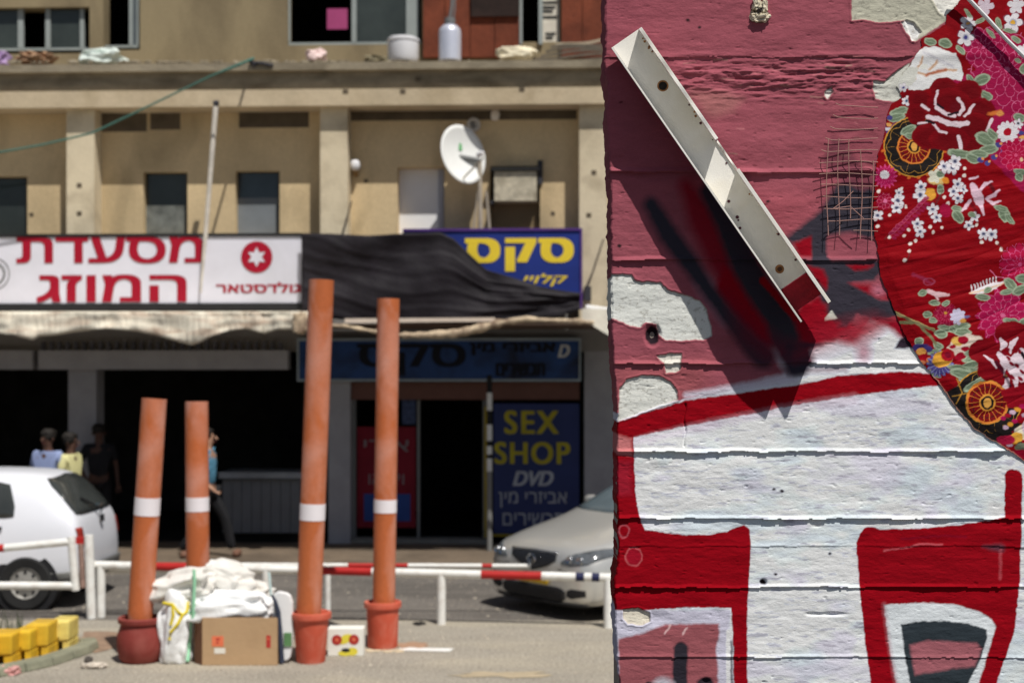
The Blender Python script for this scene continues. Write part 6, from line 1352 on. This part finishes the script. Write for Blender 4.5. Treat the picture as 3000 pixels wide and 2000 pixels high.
# ------------------------------------------------------------------ wire mesh scrap
t = thing('wire_mesh', 'scrap of square beige wire mesh sticking out beside the printed cloth', 'wire mesh', wl(2480, 700, .02))
m_wire = M('beige_wire', col(168, 128, 118), rough=.7, var=.2, bump=0)
def mz(x, y): return .020 + .008 * math.sin(x / 70.) + .005 * math.sin(y / 60. + 1)
rows = [(312, 2448), (345, 2440), (377, 2432), (408, 2418), (442, 2406), (475, 2400), (510, 2400), (543, 2405), (577, 2410), (610, 2415), (645, 2425), (678, 2500)]
for k, (y, x0) in enumerate(rows):
    P_ = [wl(x, y + 3 * math.sin(x / 40. + k) + (6 * max(0, (x0 + 14 - x) / 14) * (-1 if k < 5 else 0)), mz(x, y)) for x in np.linspace(x0, 2572, 18)]
    part('wire', MB().tube(P_, .00125, 6), m_wire, t, smooth=True)
for k, (x, y0, y1) in enumerate([(2424, 405, 690), (2457, 405, 690), (2489, 408, 640), (2523, 440, 700), (2556, 470, 706)]):
    P_ = [wl(x + 3 * math.sin(y / 50. + k), y, mz(x, y) + .0024) for y in np.linspace(y0, y1, 18)]
    part('wire', MB().tube(P_, .00125, 6), m_wire, t, smooth=True)
for p in [[(2500, 560), (2470, 590), (2440, 612)], [(2440, 612), (2490, 604), (2530, 640)]]:
    part('wire', MB().tube([wl(x, y, .04) for x, y in p], .0012, 6), m_wire, t, smooth=True)

# ------------------------------------------------------------------ anchor stub at the top
t = thing('anchor_stub', 'broken metal anchor stub in a crumbled hole at the top of the wall', 'anchor', wl(2225, 40, .0))
part('stub', MB().tube([wl(2224, 30, -.015), wl(2224, 32, .02)], [.008, .006], 10), M('dark_rust', (.04, .03, .025), var=.4), t, smooth=True)
part('mortar_collar', MB().blob(wl(2226, 52, .004), (.026, .012, .012), 3, .5, 4, 2.5), M('mortar', col(205, 195, 172), var=.25, scale=60), t, smooth=True)
part('mortar_collar', MB().blob(wl(2216, 14, .004), (.012, .010, .016), 6, .5, 4, 2.5), MATS['mortar'], t, smooth=True)
part('mortar_collar', MB().blob(wl(2240, 20, .004), (.008, .010, .020), 7, .5, 4, 2.5), MATS['mortar'], t, smooth=True)

# ------------------------------------------------------------------ steel channel
T_, Bt = (1833, 112), (2388, 915)
DT, DB = (.03, .095), (.058, .157)          # (web, flange edge) distances from the wall at top and bottom
A_ = Vector((T_[0] - 1500, 0, 1100 - T_[1])) / 1000; Bv = Vector((Bt[0] - 1500, 0, 1100 - Bt[1])) / 1000
dirv = (Bv - A_).normalized(); nrm = Vector((dirv.z, 0, -dirv.x))
if nrm.x < 0: nrm = -nrm           # towards upper right
Lc = (Bv - A_).length; hw = .0455
def ch(s_, n_, d):   # along 0..1, across metres, distance from wall
    k = (YW - d) / YW; p = (A_ + dirv * (s_ * Lc) + nrm * n_)
    return Vector((p.x * k, YW - d, CH + p.z * k))
web = lambda s_: DT[0] + (DB[0] - DT[0]) * s_
fl = lambda s_: DT[1] + (DB[1] - DT[1]) * s_
m_st = M('cream_steel', (.85, .83, .77), rough=.45, var=.04, scale=14, bump=.1, bscale=300, stain=col(205, 196, 172), stain_scale=9, stain_amt=.35)
t = thing('steel_channel', 'cream painted steel channel fixed diagonally across the mural wall', 'steel beam', ch(.5, 0, .05))
def slab(name, f0, mat, ns=40, s0=0., s1=1., skip=None, ends=None):
    """f0(s) -> four corners of the cross-section"""
    mb = MB(); vs = []; 
    for i in range(ns + 1):
        s_ = s0 + (s1 - s0) * i / ns; vs += f0(s_)
    fs = []
    for i in range(ns):
        for k in range(4): fs.append((i * 4 + k, i * 4 + (k + 1) % 4, (i + 1) * 4 + (k + 1) % 4, (i + 1) * 4 + k))
    fs += [(0, 3, 2, 1), tuple(ns * 4 + k for k in range(4))]
    mb.add(vs, fs); bm = bmesh.new(); me = bpy.data.meshes.new('x'); me.from_pydata([tuple(v) for v in mb.v], [], mb.f); bm.from_mesh(me); bmesh.ops.recalc_face_normals(bm, faces=bm.faces); mb.v = [v.co.copy() for v in bm.verts]; mb.f = [tuple(v.index for v in f.verts) for f in bm.faces]; bm.free(); bpy.data.meshes.remove(me)
    return part(name, mb, mat, t, bevel=.0008)
tw = .006
slab('web', lambda s_: [ch(s_, -hw, web(s_) - tw), ch(s_, hw, web(s_) - tw), ch(s_, hw, web(s_)), ch(s_, -hw, web(s_))], m_st, s1=.885)
slab('web_end', lambda s_: [ch(s_, -hw + .012 * 0, web(s_) - tw), ch(s_, hw, web(s_) - tw), ch(s_, hw, web(s_)), ch(s_, -hw, web(s_))], M('red_sprayed_steel', col(150, 14, 34), rough=.55, var=.3, scale=18, bump=.1, stain=col(70, 12, 24), stain_scale=14, stain_amt=.6), s0=.887, s1=.965)
def lowd(s_):  # left flange, worn low near the lower end
    return fl(s_) - (max(0, s_ - .86) * .18)
slab('flange', lambda s_: [ch(s_, -hw - tw, web(s_) - tw), ch(s_, -hw - .0005, web(s_) - tw), ch(s_, -hw - .0005, lowd(s_)), ch(s_, -hw - tw, lowd(s_))], m_st, s1=1.0)
notch = (.405, .515)
def rf(s_): return [ch(s_, hw + .0005, web(s_) - tw), ch(s_, hw + .011, web(s_) - tw), ch(s_, hw + .011, fl(s_) + .002 * math.sin(s_ * 60) * (s_ < .4)), ch(s_, hw + .0005, fl(s_))]
slab('flange', rf, m_st, s0=0, s1=notch[0]); slab('flange', rf, m_st, s0=notch[1], s1=1.0)
slab('flange_stump', lambda s_: [ch(s_, hw + .0005, web(s_) - tw), ch(s_, hw + tw, web(s_) - tw), ch(s_, hw + tw, web(s_) + .006 + .004 * math.sin(s_ * 90)), ch(s_, hw + .0005, web(s_) + .006)], m_st, ns=14, s0=notch[0] + .0005, s1=notch[1] - .0005)
# hole, rust stains, bolt
def dot(name, s_, n_, r, mat, o=.0006, h=.0008):
    c = ch(s_, n_, web(s_) + o); part(name, MB().lathe([(r, 0), (r * .9, h), (0, h)], c, 20, axis=(0, -1, 0)), mat, t)
m_ru = M('rust_ring', col(150, 105, 65), var=.4, scale=90, bump=.1); m_bh = M('hole_black', (.012, .010, .010), bump=0)
def onb(px, py):
    q = Vector((px - 1500, 0, 1100 - py)) / 1000 - A_; return q.dot(dirv) / Lc, q.dot(nrm)
for px, py, r, m in [(1942, 252, .0165, m_ru), (2284, 788, .013, m_ru)]:
    s_, n_ = onb(px, py); dot('rust_ring', s_, n_, r, m)
s_, n_ = onb(1942, 252); dot('bolt_hole', s_, n_, .0125, m_bh, .0016)
s_, n_ = onb(2284, 788); dot('bolt_head', s_, n_, .007, M('rust_dark', (.08, .035, .02)), .0016, .004)
for px, py, r in [(2135, 590, .0045), (2160, 636, .005), (2168, 668, .004), (2163, 645, .003), (2128, 478, .003)]:
    s_, n_ = onb(px, py); dot('rust_spot', s_, n_, r, M('rust_purple', col(80, 40, 50)), .0008)
r_ = random.Random(21)
for k in range(16):
    s_ = r_.choice([r_.uniform(.02, .14), r_.uniform(.2, .4), r_.uniform(.55, .84)]); dot('grime_spot', s_, hw - r_.uniform(.002, .007), r_.uniform(.0015, .004), m_ru if k % 3 else MATS['rust_purple'], .0007, .0004)
part('spacer', MB().box(ch(.3, -.02, -.005), ch(.315, .02, web(.3) - tw - .0005)), M('rust_dark', (.08, .035, .02)), t)
part('spacer', MB().box(ch(.82, -.02, -.005), ch(.835, .02, web(.82) - tw - .0005)), MATS['rust_dark'], t)
for o in list(bpy.data.objects):
    if '_m' in o: del o['_m']
